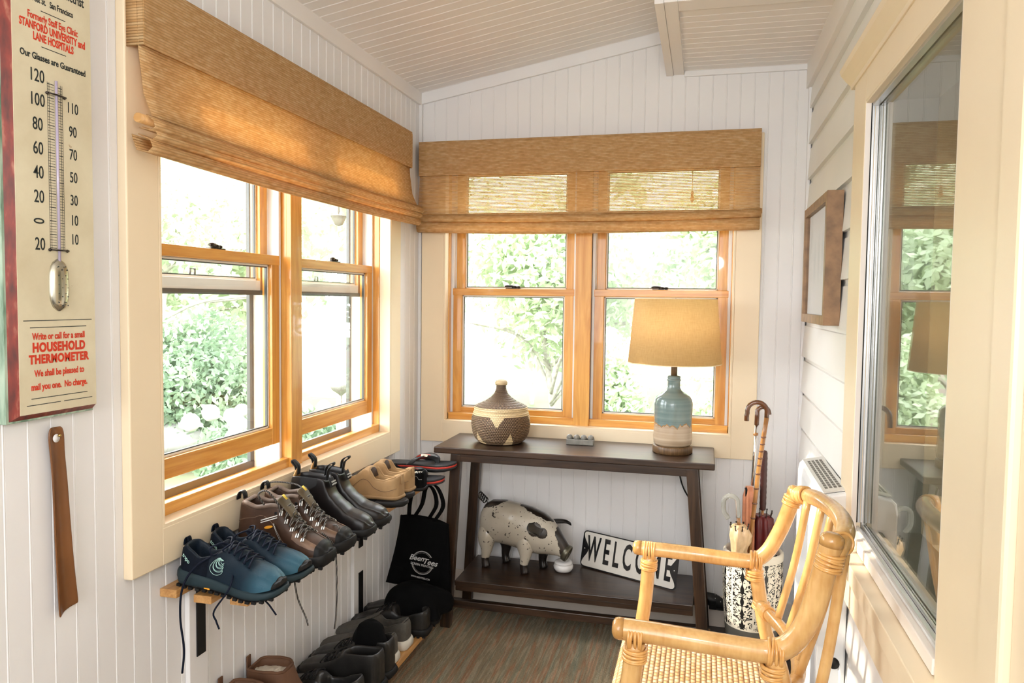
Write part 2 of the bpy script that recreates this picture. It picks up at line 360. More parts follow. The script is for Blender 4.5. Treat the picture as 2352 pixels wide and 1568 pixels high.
# ------------------------------------------------------------------ double-hung windows
WB = Matrix.Identity(4)                                    # local u = along the wall, n = outward, z = up
WL = Matrix(((0, -1, 0, 0), (1, 0, 0, 0), (0, 0, 1, 0), (0, 0, 0, 1)))
def wbox(name, mat, u0, u1, n0, n1, z0, z1, T, parent, bevel=.0015):
    o = MB().box(u0, u1, n0, n1, z0, z1, T).build(name, mat, parent, bevel); return o
def window_pair(idx, T, U0, U1, mull, lift, cas, blank):
    """cas: outer casing (u0, u1); mull: centre post (u0, u1)"""
    horiz, up = ('X' if T is WB else 'Y'), 'Z'
    PH, PV = M['pine'+horiz], M['pineZ']
    c0, c1 = cas
    e = struct(empty('trim_%d' % (20+idx)))
    e['label'] = 'cream casing boards round the '+('back' if T is WB else 'left')+' pair of windows'
    for a in ((c0, U0, .700, 2.0), (U1, c1, .700, 2.0)): wbox('casing_board', M['cream'], a[0], a[1], -.024, .0, a[2], a[3], T, e, .003)
    wbox('casing_board', M['cream'], U0-.002, U1+.002, -.024, .0, .700, WZ0, T, e, .003)
    wbox('casing_board', M['cream'], U0-.002, U1+.002, -.024, .0, WZ1, 2.0, T, e, .003)
    for a, b in ((U0, U0+.008), (U1-.008, U1)): wbox('stop', M['cream'], a, b, -.0239, .022, WZ0, WZ1, T, e, .001)
    wbox('stop', M['cream'], U0-.001, U1+.001, -.0236, .022, WZ0-.004, WZ0+.007, T, e, .001)
    m0, m1 = mull
    mo = struct(empty('trim_%d' % (30+idx))); mo['label'] = 'varnished pine post between the two sashes of the '+('back' if T is WB else 'left')+' windows'
    wbox('post_face', PV, m0, m1, .012, .03, WZ0+.005, WZ1, T, mo, .002)
    wbox('post_core', M['pineZ'], m0+.004, m1-.004, .03, .15, WZ0+.005, WZ1, T, mo, .001)
    for side, (a, b) in enumerate(((U0, m0), (m1, U1))):
        w = struct(empty('window_%d' % (idx*2+side-1)))
        w['label'] = ('left wall' if T is WL else 'back wall')+' window, '+('first' if side == 0 else 'second')+' sash from the left'
        jl = .006 if side == 0 else -.002; jr = -.002 if side == 0 else .006
        fr = MB()
        if side == 0: fr.box(a, a+.012, .022, .15, WZ0, WZ1, T)
        else: fr.box(b-.012, b, .022, .15, WZ0, WZ1, T)
        fr.build('window_frame', PV, w, .001)
        fr = MB(); fr.box(a, b, .022, .045, WZ0, .826, T).box(a, b, .045, .16, WZ0-.02, WZ0+.003, T).box(a, b, .022, .15, 1.93, WZ1, T)
        fr.build('sill', PH, w, .002)
        A = a+(.012 if side == 0 else 0); B = b-(.012 if side == 1 else 0)
        ln = MB()
        for p, q in ((A, A+.012), (B-.012, B)):
            ln.box(p, q, .048, .15, WZ0, 1.93, T)
            for nn in (.085, .09, .128, .134): ln.box(p-.0015, q+.0015, nn, nn+.003, .812, 1.93, T)
        ln.build('jamb_liner', M['liner'], w, .0005)
        s0, s1 = A+.009, B-.009; sw = .042
        def sash(name, z0, z1, n0, rb, rt_):
            s = empty(name); s.parent = w; n1 = n0+.034
            wbox('stile', PV, s0, s0+sw, n0, n1, z0, z1, T, s, .002); wbox('stile', PV, s1-sw, s1, n0, n1, z0, z1, T, s, .002)
            wbox('rail', PH, s0+sw-.001, s1-sw+.001, n0+.0005, n1-.0005, z0, z0+rb, T, s, .002)
            o = wbox('rail', PH, s0-.0005, s1+.0005, n0-.001, n1-.001, z1-rt_, z1, T, s, .002)
            gm = MB(); g0, g1 = s0+sw, s1-sw; gz0, gz1 = z0+rb, z1-rt_
            k = .006
            for q in ((g0, g0+k, gz0, gz1), (g1-k, g1, gz0, gz1), (g0, g1, gz0, gz0+k), (g0, g1, gz1-k, gz1)): gm.box(q[0], q[1], n0+.012, n0+.022, q[2], q[3], T)
            gm.build('glazing_bead', M['gasket'], s, .001)
            gm = MB()
            for q in ((g0+k, g0+k+.003, gz0+k, gz1-k), (g1-k-.003, g1-k, gz0+k, gz1-k), (g0+k, g1-k, gz0+k, gz0+k+.003), (g0+k, g1-k, gz1-k-.003, gz1-k)): gm.box(q[0], q[1], n0+.013, n0+.021, q[2], q[3], T)
            gm.build('spacer', M['screenframe'], s)
            wbox('glass_pane', M['glass'], g0, g1, n0+.015, n0+.0165, gz0, gz1, T, s, 0)
            return s
        ls = sash('lower_sash', .797+lift, 1.380+lift, .048, .052, .030)
        us = sash('upper_sash', 1.348, 1.932, .088, .032, .045)
        if not blank:
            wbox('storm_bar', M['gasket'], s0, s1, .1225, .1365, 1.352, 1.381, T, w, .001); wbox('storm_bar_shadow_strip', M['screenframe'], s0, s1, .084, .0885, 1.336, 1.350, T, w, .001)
            for r_ in [c for c in us.children if c.name.startswith('rail')][:1]: r_.data.materials[0] = M['gasket']  # bottom rail recoloured pale: a whitish reflected streak put into its colour
        # sash lock on the meeting rail
        uc = (s0+s1)/2; zt = 1.380+lift
        lk = MB(); lk.box(uc-.032, uc+.032, .050, .078, zt, zt+.003, T); lk.lathe([(.012, .0), (.012, .008), (.007, .011), (0, .012)], (0, 0, 0), 14, T @ Matrix.Translation((uc+.004, .064, zt+.003)))
        lk.tube([T @ Vector(p) for p in ((uc+.01, .062, zt+.010), (uc-.008, .056, zt+.012), (uc-.026, .052, zt+.011), (uc-.036, .052, zt+.010))], [.004, .0045, .006, .004], 8)
        lk.ball(T @ Vector((uc+.024, .064, zt+.008)), .007, 6, (1.3, 1, .8))
        lk.build('sash_lock', M['bronze'], w)
        if not blank:      # outer screen frame in dark metal
            sc = MB(); sc.box(A+.0, B-.0, .137, .149, .792, .816, T).box(B-.033, B, .137, .149, .812, 1.93, T).box(A, A+.033, .137, .149, .812, 1.93, T)
            sc.build('screen_frame', M['screenframe'], w, .001)
            kp = MB()
            kp.tube([T @ Vector(p) for p in ((uc-.02, .125, 1.384), (uc-.02, .125, 1.405), (uc+.0, .125, 1.405), (uc+.0, .125, 1.384))], .003, 6)
            kp.box(uc-.035, uc+.02, .118, .132, 1.380, 1.384, T); kp.build('lock_keeper', M['bronze'], w)
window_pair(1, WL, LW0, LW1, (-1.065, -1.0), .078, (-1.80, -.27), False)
window_pair(2, WB, BW0, BW1, (.70, .768), 0.0, (.02, 1.447), True)

# ------------------------------------------------------------------ interior window on the right wall
iw = struct(empty('window_5')); iw['label'] = 'interior window in the right wall, its pane reflecting the back window'
CX = 1.60
def ib(n, mt, x0, x1, y0, y1, z0, z1, bv=.002): return box(n, M[mt], x0, x1, y0, y1, z0, z1, iw, bv)
ib('casing_board', 'cream', CX, W+.004, -1.18, -1.03, .70, 1.90); ib('casing_board', 'cream', CX, W+.004, -2.10, -1.90, .0, 1.90)
ib('casing_board', 'cream', CX, W+.004, -1.90, -1.18, 1.82, 1.901)
cr = MB(); cr.prism([(W, 1.895), (CX-.004, 1.895), (CX-.006, 1.905), (CX-.016, 1.915), (CX-.030, 1.932), (CX-.034, 1.945), (W, 1.948)], lambda a, b: (a, -2.13, b), lambda a, b: (a, -.995, b), 0)
cr.build('crown_moulding', M['cream'], iw, .001)
ib('jamb', 'creamL', CX+.001, 1.6135, -1.1815, -1.165, .76, 1.82, .001)
ib('jamb', 'creamL', CX+.001, 1.66, -1.90, -1.895, .76, 1.82, .001); ib('jamb', 'cream', CX+.001, 1.66, -1.90, -1.18, 1.815, 1.8215, .001)
ib('gap_seal', 'blackrubber', 1.6136, 1.616, -1.1805, -1.17, .79, 1.82, 0)
tr_ = MB(); tr_.box(1.6162, 1.6215, -1.1805, -1.17, .79, 1.82).box(1.622, 1.630, -1.1795, -1.17, .79, 1.82)
tr_.box(1.628, 1.6302, -1.184, -1.18, .79, 1.82).box(1.615, 1.629, -1.90, -1.18, 1.808, 1.815)
tr_.build('side_track', M['alu'], iw, .0006)
tr_ = MB(); tr_.box(1.614, 1.620, -1.895, -1.18, .772, .782).box(1.621, 1.626, -1.895, -1.18, .772, .778).box(1.6265, 1.6305, -1.895, -1.18, .772, .786)
tr_.build('bottom_track', M['alu'], iw, .0006)
ib('glass_pane', 'glassI', 1.631, 1.634, -1.90, -1.18, .785, 1.812, 0)
ib('sill_board', 'creamL', 1.598, 1.70, -1.895, -1.06, .745, .772); ib('stool', 'cream', 1.566, W+.002, -2.10, -1.03, .700, .742); ib('apron', 'cream', 1.572, W+.002, -2.10, -1.03, .632, .702)
struct(box('trim_10', M['cream'], 1.592, W+.004, -2.175, -2.101, 0, 2.16, bevel=.006)); struct(box('trim_11', M['cream'], 1.605, W+.004, -2.6, -2.176, 0, 2.16))
# the dim room behind that window
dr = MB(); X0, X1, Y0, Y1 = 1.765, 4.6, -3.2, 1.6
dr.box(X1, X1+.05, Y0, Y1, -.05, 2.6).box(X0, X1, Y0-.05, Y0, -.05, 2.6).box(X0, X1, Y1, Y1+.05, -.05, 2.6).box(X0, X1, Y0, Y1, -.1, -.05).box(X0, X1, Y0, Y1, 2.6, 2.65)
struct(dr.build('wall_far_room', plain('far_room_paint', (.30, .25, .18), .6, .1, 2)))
# ------------------------------------------------------------------ woven blinds
def blind(name, T, u0, u1, ztop, zbot, hang, mat, label, sag=.010):
    """local frame: u along the wall, n into the room is negative"""
    e = empty(name, label, 'window blind')
    L = u1-u0; N = 40
    def fold(pts, du=0.0, wob=.0):
        rows = []
        for n_, z in pts:
            row = []
            for i in range(N+1):
                t = i/N; s_ = sag*math.sin(math.pi*t)*(1 if z < ztop-.2 else 0)
                row.append(T @ Vector((u0-du+(L+2*du)*t, n_, z-s_+wob*math.sin(t*9+z*40))))
            rows.append(row)
        return rows
    zv = ztop-.145
    MB().box(u0+.004, u1-.004, -.062, -.026, ztop-.03, ztop-.006, T).build('head_rail', M['shelfwoodX'], e)
    m = MB(); m.grid(fold([(-.026, ztop), (-.064, ztop), (-.068, ztop-.01), (-.068, zv+.006), (-.067, zv)]), smooth=False)
    m.grid([[T @ Vector((u0, -.067, ztop)), T @ Vector((u0, -.067, zv))], [T @ Vector((u0+.001, -.024, ztop)), T @ Vector((u0+.001, -.024, zv))]])
    m.grid([[T @ Vector((u1, -.067, ztop)), T @ Vector((u1, -.067, zv))], [T @ Vector((u1-.001, -.024, ztop)), T @ Vector((u1-.001, -.024, zv))]])
    m.build('valance', M['blindX0'] if T is WB else mat, e, solid=.0022)
    m = MB(); m.grid(fold([(-.052, ztop-.03), (-.055, zv), (-.058, zbot+.20), (-.068, zbot+.125), (-.090, zbot+.075)], .001)); m.build('sheet', mat, e, solid=.0018)
    if hang:   # bunched folds at the foot
        fl = [[(-.090, zbot+.078), (-.108, zbot+.066), (-.112, zbot+.052), (-.100, zbot+.046), (-.072, zbot+.052)],
              [(-.072, zbot+.056), (-.104, zbot+.046), (-.110, zbot+.036), (-.098, zbot+.028), (-.066, zbot+.034)],
              [(-.066, zbot+.040), (-.096, zbot+.026), (-.102, zbot+.010), (-.090, zbot+.000), (-.062, zbot+.006), (-.050, zbot+.04)]]
        dus = (.022, .012, .018)
    else:
        fl = [[(-.088, zbot+.078), (-.096, zbot+.060), (-.094, zbot+.048), (-.070, zbot+.046)],
              [(-.070, zbot+.050), (-.090, zbot+.040), (-.092, zbot+.022), (-.084, zbot+.002), (-.064, zbot), (-.052, zbot+.03)]]
        dus = (.006, .002)
    for p, d in zip(fl, dus): m = MB(); m.grid(fold(p, d, .0012)); m.build('fold', M['blindX0'] if T is WB else mat, e, solid=.0018)
    o = MB().tube([T @ Vector((u0-.03, -.075, zbot+.07)), T @ Vector((u1+.01, -.075, zbot+.07))], .010, 10).build('batten', M['shelfwoodX'], e)
    return e
blind('woven_wood_blind', WL, -1.795, -.262, 2.006, 1.632, True, M['blindY'], 'long woven reed blind bunched up over the left wall windows')
blind('woven_wood_blind', WB, .022, 1.432, 2.006, 1.618, False, M['blindX'], 'woven reed blind over the back wall windows with daylight glowing through')
for u in (.205, 1.175):
    o = MB().lathe([(0, 0), (.006, .004), (.009, .014), (.008, .022), (.0045, .03), (.007, .036), (.0045, .046), (.0015, .05), (.0015, .16), (0, .16)], (u, .008, 1.735), 10).build('cord_tassel', M['pineZ'])
    put(o, 'small wooden cord tassel seen as a shadow behind the '+('left' if u < .7 else 'right')+' part of the back blind', 'tassel')

# ------------------------------------------------------------------ the garden outside
def leafmat(name, a, b, c):
    t = NT(name); f = t.noise(t.mapping(), 2.3, 5, .6)
    col = t.ramp(f, [(.3, a), (.5, b), (.72, c)]); t.color(col); t.rough(.5)
    tr = t.node('BsdfTranslucent'); t.link(col, tr.inputs[0]); mx = t.node('MixShader'); mx.inputs[0].default_value = .45
    t.link(t.b.outputs[0], mx.inputs[1]); t.link(tr.outputs[0], mx.inputs[2]); t.link(mx.outputs[0], t.out.inputs[0]); return t.m
M['leafA'] = leafmat('pale_leaves', (.32, .40, .26), (.56, .66, .45), (.80, .84, .70))
M['leafB'] = leafmat('bush_leaves', (.13, .20, .125), (.26, .36, .235), (.48, .56, .41))
M['bark'] = plain('bark', (.36, .34, .29), .8, .3, 20)
M['petal'] = plain('white_petals', (.5, .5, .46), .6, .05)
tg = NT('lawn_and_mulch')
gcol = tg.ramp(tg.noise(tg.mapping(), .9, 6, .6), [(.42, (.17, .115, .085)), (.52, (.14, .18, .08)), (.62, (.12, .20, .07))]); tg.color(gcol); tg.rough(.8)
m = MB()
gs = 24
rows = [[(-26+j*52/gs*1.0, -22+i*50/gs, -.42+.10*math.sin(i*1.3)*math.cos(j*1.1)) for j in range(gs+1)] for i in range(gs+1)]
m.grid(rows); o = m.build('garden_ground', tg.m); struct(o)
def leaves(mb, c, rad, n, size, shape='ball', rnd=None):
    for _ in range(n):
        while True:
            p = Vector((rnd.uniform(-1, 1), rnd.uniform(-1, 1), rnd.uniform(-1, 1)))
            l = p.length
            if .45 < l < 1: break
        p = Vector((c[0]+p.x*rad[0], c[1]+p.y*rad[1], c[2]+p.z*rad[2]))
        a = Vector((rnd.gauss(0, 1), rnd.gauss(0, 1), rnd.gauss(0, 1))).normalized(); b = a.orthogonal().normalized(); s_ = size*rnd.uniform(.6, 1.3)
        mb.add([p-a*s_, p+b*s_*.45, p+a*s_, p-b*s_*.45], [(0, 1, 2, 3)])
def shrub(name, label, cat, loc, rad, n, size, mt, seed, trunk=0, blobs=5, group=None):
    rnd = random.Random(seed); e = empty(name, label, cat, loc, group=group); mb = MB()
    for k in range(blobs):
        a = rnd.uniform(0, 6.28); q = rnd.uniform(0, .55)
        c = (math.cos(a)*q*rad[0], math.sin(a)*q*rad[1], trunk+rad[2]*(.75+rnd.uniform(-.35, .55)))
        leaves(mb, c, [r*rnd.uniform(.5, .75) for r in rad], n//blobs, size, rnd=rnd)
    mb.build('foliage', M[mt], e)
    st = MB()
    for k in range(4 if not trunk else 1):
        a = rnd.uniform(0, 6.28); r_ = .02+.012*trunk
        st.tube(smooth_path([(0, 0, -.1), (.02, .02, trunk*.5), (math.cos(a)*rad[0]*.15, math.sin(a)*rad[1]*.15, trunk+rad[2]*.5), (math.cos(a)*rad[0]*.4, math.sin(a)*rad[1]*.4, trunk+rad[2]*1.1)], 4), r_, 7)
    if trunk:
        for k in range(6):
            a = rnd.uniform(0, 6.28); z = trunk*rnd.uniform(.5, 1.1)
            st.tube(smooth_path([(0, 0, z), (math.cos(a)*rad[0]*.3, math.sin(a)*rad[1]*.3, z+rad[2]*.3), (math.cos(a)*rad[0]*.7, math.sin(a)*rad[1]*.7, z+rad[2]*.4)], 4), .02, 6)
    st.build('stem', M['bark'], e); return e
shrub('garden_bush', 'dense dark green bush low outside the first left window', 'bush', (-4.1, 3.75, -.42), (.85, .95, .95), 13000, .042, 'leafB', 3)
shrub('garden_bush', 'pale leafy bush further back beyond the left windows', 'bush', (-6.4, 6.2, -.4), (1.5, 1.4, 1.0), 8000, .06, 'leafA', 4)
shrub('garden_tree', 'pale green tree filling the upper view of the left windows', 'tree', (-8.2, 7.6, -.4), (3.0, 3.0, 2.2), 14000, .09, 'leafA', 5, 1.0, 7)
shrub('garden_tree', 'overhanging tree outside the first left window, its twigs across the top', 'tree', (-4.6, 3.9, -.4), (1.7, 1.5, .9), 7000, .05, 'leafA', 15, 1.9, 7)
shrub('garden_tree', 'leafy tree outside the left half of the back window', 'tree', (-.3, 4.6, -.4), (1.4, 1.0, 1.25), 12000, .055, 'leafA', 6, 1.05, 8)
shrub('garden_tree', 'leafy tree outside the right half of the back window', 'tree', (1.6, 3.9, -.4), (1.1, 1.0, 1.0), 9000, .055, 'leafA', 7, 1.4, 6)
shrub('garden_bush', 'light green shrub behind the lamp outside the back window', 'bush', (1.3, 2.9, -.4), (.6, .6, .75), 7000, .045, 'leafA', 8)
shrub('garden_bush', 'light shrub standing low behind the centre post of the back window', 'bush', (.42, 3.3, -.4), (.42, .4, .85), 5000, .045, 'leafA', 31)
shrub('garden_tree', 'distant tree hanging over the back garden', 'tree', (-1.5, 9, -.4), (4.5, 2.5, 2.4), 14000, .11, 'leafA', 9, 1.9, 8)
shrub('garden_tree', 'tree far outside the back window at the right', 'tree', (4.5, 8, -.4), (3.0, 2.0, 2.2), 10000, .11, 'leafA', 10, 1.3, 7)
shrub('garden_tree', 'broad tree mass closing the view far beyond the left windows', 'tree', (-11, 11, -.4), (5.5, 5, 2.9), 16000, .15, 'leafA', 21, .6, 9)
shrub('garden_tree', 'tree mass far left beyond the garden', 'tree', (-12, 4, -.4), (4, 4.5, 2.6), 12000, .15, 'leafA', 22, .5, 8)
shrub('garden_tree', 'tall far trees behind the back garden', 'tree', (1.5, 15, -.4), (7, 3, 3.6), 16000, .16, 'leafA', 23, .9, 9)
# hydrangeas and stones
def hydrangea(loc, seed, label):
    rnd = random.Random(seed); e = empty('hydrangea', label, 'flowering shrub', loc, group='white hydrangeas in the garden')
    for k in range(8): mb = MB(); mb.ball((rnd.uniform(-.3, .3), rnd.uniform(-.3, .3), rnd.uniform(.35, .62)), rnd.uniform(.06, .09), 6); mb.build('bloom', M['petal'], e)
    mb = MB(); leaves(mb, (0, 0, .28), (.38, .38, .26), 1600, .04, rnd=rnd); mb.build('foliage', M['leafB'], e)
hydrangea((-2.35, 2.15, -.22), 1, 'white hydrangea right of the dark bush outside the first left window')
hydrangea((-2.5, 3.3, -.25), 2, 'white hydrangea behind, seen through the second left window')
M['stone'] = plain('grey_stone', (.30, .29, .27), .8, .2, 4)
for i, (x, y, z, r) in enumerate(((-4.3, 3.0, .05, .35), (-4.8, 3.9, .10, .4), (-3.9, 3.3, -.1, .28))):
    mb = MB(); mb.ball((0, 0, 0), r, 8, (1.2, 1, .6)); o = mb.build('garden_boulder', M['stone']); o.location = (x, y, z)
    put(o, ('left', 'back', 'right')[i]+' one of three grey boulders in the garden beyond the bush', 'boulder', 'boulders in the garden')
# brick-clad corner of the house outside the second left window
tb = NT('pale_brick'); br = tb.node('TexBrick'); tb.link(tb.mapping((1, 1, 1)), br.inputs[0])
br.inputs['Scale'].default_value = 4.5; br.inputs['Color1'].default_value = (.30, .22, .19, 1); br.inputs['Color2'].default_value = (.34, .26, .22, 1); br.inputs['Mortar'].default_value = (.36, .33, .3, 1)
tb.link(br.outputs[0], tb.b.inputs['Base Color']); tb.rough(.8)
M['brick'] = tb.m
mb = MB(); mb.box(-1.75, -1.42, 2.62, 3.1, -.45, 1.25)
o = struct(mb.build('wall_outside_pier', M['brick'])); o['label'] = 'pale pinkish brick pier outside the second left window'
# hanging feeder and bird bath
fe = empty('hanging_bell_feeder', 'small bell shaped feeder hanging outside the second left window', 'bird feeder', (-1.5, 2.18, 1.96))
M['rust'] = plain('weathered_metal', (.20, .19, .17), .5, .2, 30, metal=.5)
MB().lathe([(.004, .0), (.03, .01), (.05, .05), (.062, .075), (.066, .078), (.060, .080), (.002, .09)], (0, 0, -.08), 20).build('bell', M['rust'], fe)
mb = MB(); mb.tube([(0, 0, -.08), (0, 0, -.15)], .002, 6); mb.tube([(.03*math.cos(a/8*6.28), 0, -.18+.03*math.sin(a/8*6.28)) for a in range(8)], .002, 6, closed=True); mb.build('ring', M['rust'], fe)
mb = MB(); mb.tube([(0, 0, .0), (0, 0, .30), (.05, .02, .40), (.16, .02, .40), (.20, .02, .30), (.20, .02, -2.40)], .007, 6); mb.build('hanger_pole', M['rust'], fe)
bb = empty('bird_bath', 'shallow dish on a stake outside the second left window', 'bird bath', (-1.5, 2.22, -.42))
MB().lathe([(.0, 1.02), (.03, 1.025), (.07, 1.05), (.095, 1.09), (.10, 1.09), (.07, 1.035), (.02, 1.0), (.01, .99)], (0, 0, 0), 24).build('dish', M['rust'], bb)
MB().tube([(0, 0, 0), (0, 0, 1.0)], .008, 8).build('stake', M['rust'], bb)
# ------------------------------------------------------------------ console table
tb_ = empty('console_table', 'long dark walnut console table with splayed legs and lower shelf under the back window', 'table', (.745, -.19, 0))
def tl(n, mt, x0, x1, y0, y1, z0, z1, bv=.0025): return box(n, M[mt], x0-.745, x1-.745, y0+.19, y1+.19, z0, z1, tb_, bv)
tl('tabletop', 'darkwoodX', .204, 1.287, -.362, -.030, .720, .745, .004)
for y in (-.345, -.052): tl('apron', 'darkwoodX', .30, 1.195, y-.010, y+.010, .690, .7195)
for s, xt, xf in ((0, .295, .255), (1, 1.205, 1.265)):
    for y in (-.340, -.052):
        MB().bar((xt-.745, y+.19, .7198), (xf-.745, y+.19, 0.0135), .042, .034, (0, 1, 0)).build('leg', M['darkwoodZ'], tb_, .003)
for x in (.298, 1.205): tl('side_rail', 'darkwoodY', x-.012, x+.012, -.33, -.06, .688, .7197)
tl('lower_shelf', 'darkwoodX', .296, 1.222, -.358, -.036, .190, .212); tl('shelf_apron', 'darkwoodX', .296, 1.222, -.350, -.330, .168, .1898)
tl('stretcher', 'darkwoodX', .285, 1.24, -.350, -.325, .098, .128); tl('stretcher', 'darkwoodX', .285, 1.24, -.064, -.04, .098, .128)

# ------------------------------------------------------------------ coiled basket
tk = NT('coiled_grass_basket'); sp = tk.node('SeparateXYZ'); tk.link(tk.tc.outputs['Object'], sp.inputs[0])
ang = tk.math('ARCTAN2', sp.outputs[1], sp.outputs[0]); zz = sp.outputs[2]
rowi = tk.math('FLOOR', tk.math('MULTIPLY', zz, 1/.0072)); rowf = tk.math('FRACT', tk.math('MULTIPLY', zz, 1/.0072))
stt = tk.math('FRACT', tk.math('ADD', tk.math('MULTIPLY', ang, 17), tk.math('MULTIPLY', rowi, .5)))
# pale zig-zag diamonds on a dark ground, only on the bowl; the lid is dark with pale flecks
a5 = tk.math('ABSOLUTE', tk.math('SUBTRACT', tk.math('FRACT', tk.math('ADD', tk.math('MULTIPLY', ang, 4/(2*math.pi)), .42)), .5))
tri_hi = tk.math('GREATER_THAN', tk.math('SUBTRACT', tk.math('MULTIPLY', rowi, .0072), .128), tk.math('MULTIPLY', a5, -.17))
tri_hi = tk.math('GREATER_THAN', tk.math('SUBTRACT', tk.math('MULTIPLY', rowi, .0072), tk.math('MULTIPLY', a5, .26)), .072)
b5 = tk.math('ABSOLUTE', tk.math('SUBTRACT', tk.math('FRACT', tk.math('ADD', tk.math('MULTIPLY', ang, 5/(2*math.pi)), .28)), .5))
tri_lo = tk.math('LESS_THAN', tk.math('ADD', tk.math('MULTIPLY', rowi, .0072), tk.math('MULTIPLY', b5, .28)), .050)
bowl = tk.math('LESS_THAN', zz, .150); pale = tk.math('MULTIPLY', tk.math('MAXIMUM', tri_hi, tri_lo), bowl)
rim = tk.math('MULTIPLY', tk.math('GREATER_THAN', zz, .118), bowl); pale = tk.math('MAXIMUM', pale, rim)
knob = tk.math('GREATER_THAN', zz, .238); pale = tk.math('MAXIMUM', pale, knob)
fleck = tk.math('GREATER_THAN', stt, .76)
dk = tk.mix(tk.math('MULTIPLY', fleck, .85), (.055, .026, .014), (.62, .44, .24))
col = tk.mix(pale, dk, tk.mix(fleck, (.80, .62, .36), (.50, .33, .15)))
tk.color(col); tk.rough(.55)
tk.bump(tk.math('ADD', tk.math('SINE', tk.math('MULTIPLY', rowf, math.pi)), tk.math('MULTIPLY', tk.math('SINE', tk.math('MULTIPLY', stt, math.pi)), .5)), .9, .002)
bk = empty('lidded_basket', 'round coiled brown and cream basket with a pointed lid on the dark table', 'basket', (.433, -.185, .745))
def coil(prof, n):   # ripple the profile with coils
    out = []
    for (r0, z0), (r1, z1) in zip(prof, prof[1:]):
        L_ = math.hypot(r1-r0, z1-z0); k = max(1, round(L_/.0072))
        for i in range(k):
            for q in (0, .25, .5, .75):
                t = (i+q)/k; b_ = .0016*math.sin(math.pi*q); nx, nz = (z1-z0)/L_, -(r1-r0)/L_
                out.append((r0+(r1-r0)*t+nx*b_, z0+(z1-z0)*t+nz*b_))
    return out+[prof[-1]]
MB().lathe([(0, .001)]+coil([(.085, .003), (.104, .018), (.116, .045), (.121, .078), (.119, .105), (.112, .128), (.107, .134)], 0), n=56).build('bowl', tk.m, bk)
MB().lathe(coil([(.110, .1345), (.108, .150), (.088, .160), (.062, .172), (.040, .188), (.027, .203), (.020, .220), (.019, .234)], 0)+[(.024, .238), (.026, .246), (.022, .254), (.012, .259), (0, .260)], n=48).build('lid', tk.m, bk)

# ------------------------------------------------------------------ stone tray with four balls
M['graystone'] = plain('grey_green_stone', (.19, .18, .155), .5, .2, 60, bump=.2)
mb = MB(); mb.box(-.052, .052, -.020, .020, 0, .005); mb.box(-.056, .056, -.024, -.018, 0, .022).box(-.056, .056, .018, .024, 0, .022).box(-.056, -.050, -.018, .018, 0, .022).box(.050, .056, -.018, .018, 0, .022)
o = mb.build('stone_tray', M['graystone'], bevel=.003); o.location = (.756, -.13, .7452); o.rotation_euler = (0, 0, .04)
put(o, 'small rectangular grey tray in the middle of the table holding four balls', 'tray')
for i in range(4):
    mb = MB(); mb.ball((0, 0, 0), .0135, 8); o = mb.build('stone_ball', M['graystone']); o.location = (.756-.044+i*.029, -.13-.001+i*.0008, .7452+.0255)
    put(o, ('leftmost', 'second from left', 'third from left', 'rightmost')[i]+' of the four grey stone balls in the small tray', 'ball', 'stone balls in the tray')

# ------------------------------------------------------------------ table lamp
lp = empty('table_lamp', 'ceramic bottle table lamp, blue glaze over tan, with a mustard drum shade', 'lamp', (1.127, -.18, .745))
M['lampwood'] = wood('striped_lamp_wood', (.05, .025, .010), (.20, .11, .045), 'Z', .4, 2.5)
MB().lathe([(.074, 0), (.077, .003), (.077, .026), (.074, .030), (0, .030)], n=40).build('base_plate', M['lampwood'], lp)
tg2 = NT('two_tone_glaze'); sp = tg2.node('SeparateXYZ'); tg2.link(tg2.tc.outputs['Object'], sp.inputs[0])
ang = tg2.math('ARCTAN2', sp.outputs[1], sp.outputs[0]); cm = tg2.node('CombineXYZ'); tg2.link(ang, cm.inputs[0])
dn_ = tg2.noise(cm.outputs[0], 3.2, 2); dn2 = tg2.noise(cm.outputs[0], 9, 1)
edge = tg2.math('ADD', tg2.math('ADD', .078, tg2.math('MULTIPLY', dn_, .055)), tg2.math('MULTIPLY', tg2.math('ABSOLUTE', tg2.math('SINE', tg2.math('ADD', tg2.math('MULTIPLY', ang, 3.5), tg2.math('MULTIPLY', dn_, 3)))), .014))
up_ = tg2.math('GREATER_THAN', sp.outputs[2], edge); band = tg2.math('GREATER_THAN', sp.outputs[2], tg2.math('SUBTRACT', edge, .004))
cz = tg2.node('CombineXYZ'); tg2.link(sp.outputs[2], cz.inputs[2]); rz = tg2.noise(cz.outputs[0], 60, 4)
blue = tg2.ramp(rz, [(.3, (.105, .165, .165)), (.7, (.21, .275, .255))]); tan = tg2.ramp(rz, [(.3, (.32, .22, .14)), (.7, (.58, .46, .32))])
tg2.color(tg2.mix(up_, tg2.mix(band, tan, (.32, .17, .06)), blue)); tg2.rough(.18); tg2.b.inputs['Coat Weight'].default_value = .5
tg2.bump(rz, .5, .003)
MB().lathe([(.066, .0302), (.073, .038), (.076, .060), (.074, .09), (.072, .12), (.0735, .15), (.0745, .190), (.072, .208), (.062, .222), (.045, .233), (.030, .243), (.0245, .256), (.024, .278), (.027, .282), (.027, .286), (.024, .288), (.0255, .292), (.0245, .299), (.012, .301), (0, .301)], n=56).build('body', tg2.m, lp)
MB().lathe([(.012, .301), (.012, .352), (0, .352)], n=18).build('stem', M['lampwood'], lp)
ts = NT('mustard_linen_shade'); nz = ts.noise(ts.mapping((30, 30, 900)), 1, 3); n2 = ts.noise(ts.mapping((500, 500, 14)), 1, 3)
w_ = ts.math('ADD', ts.math('MULTIPLY', nz, .5), ts.math('MULTIPLY', n2, .5)); col = ts.ramp(w_, [(.35, (.72, .48, .20)), (.65, (.90, .68, .36))])
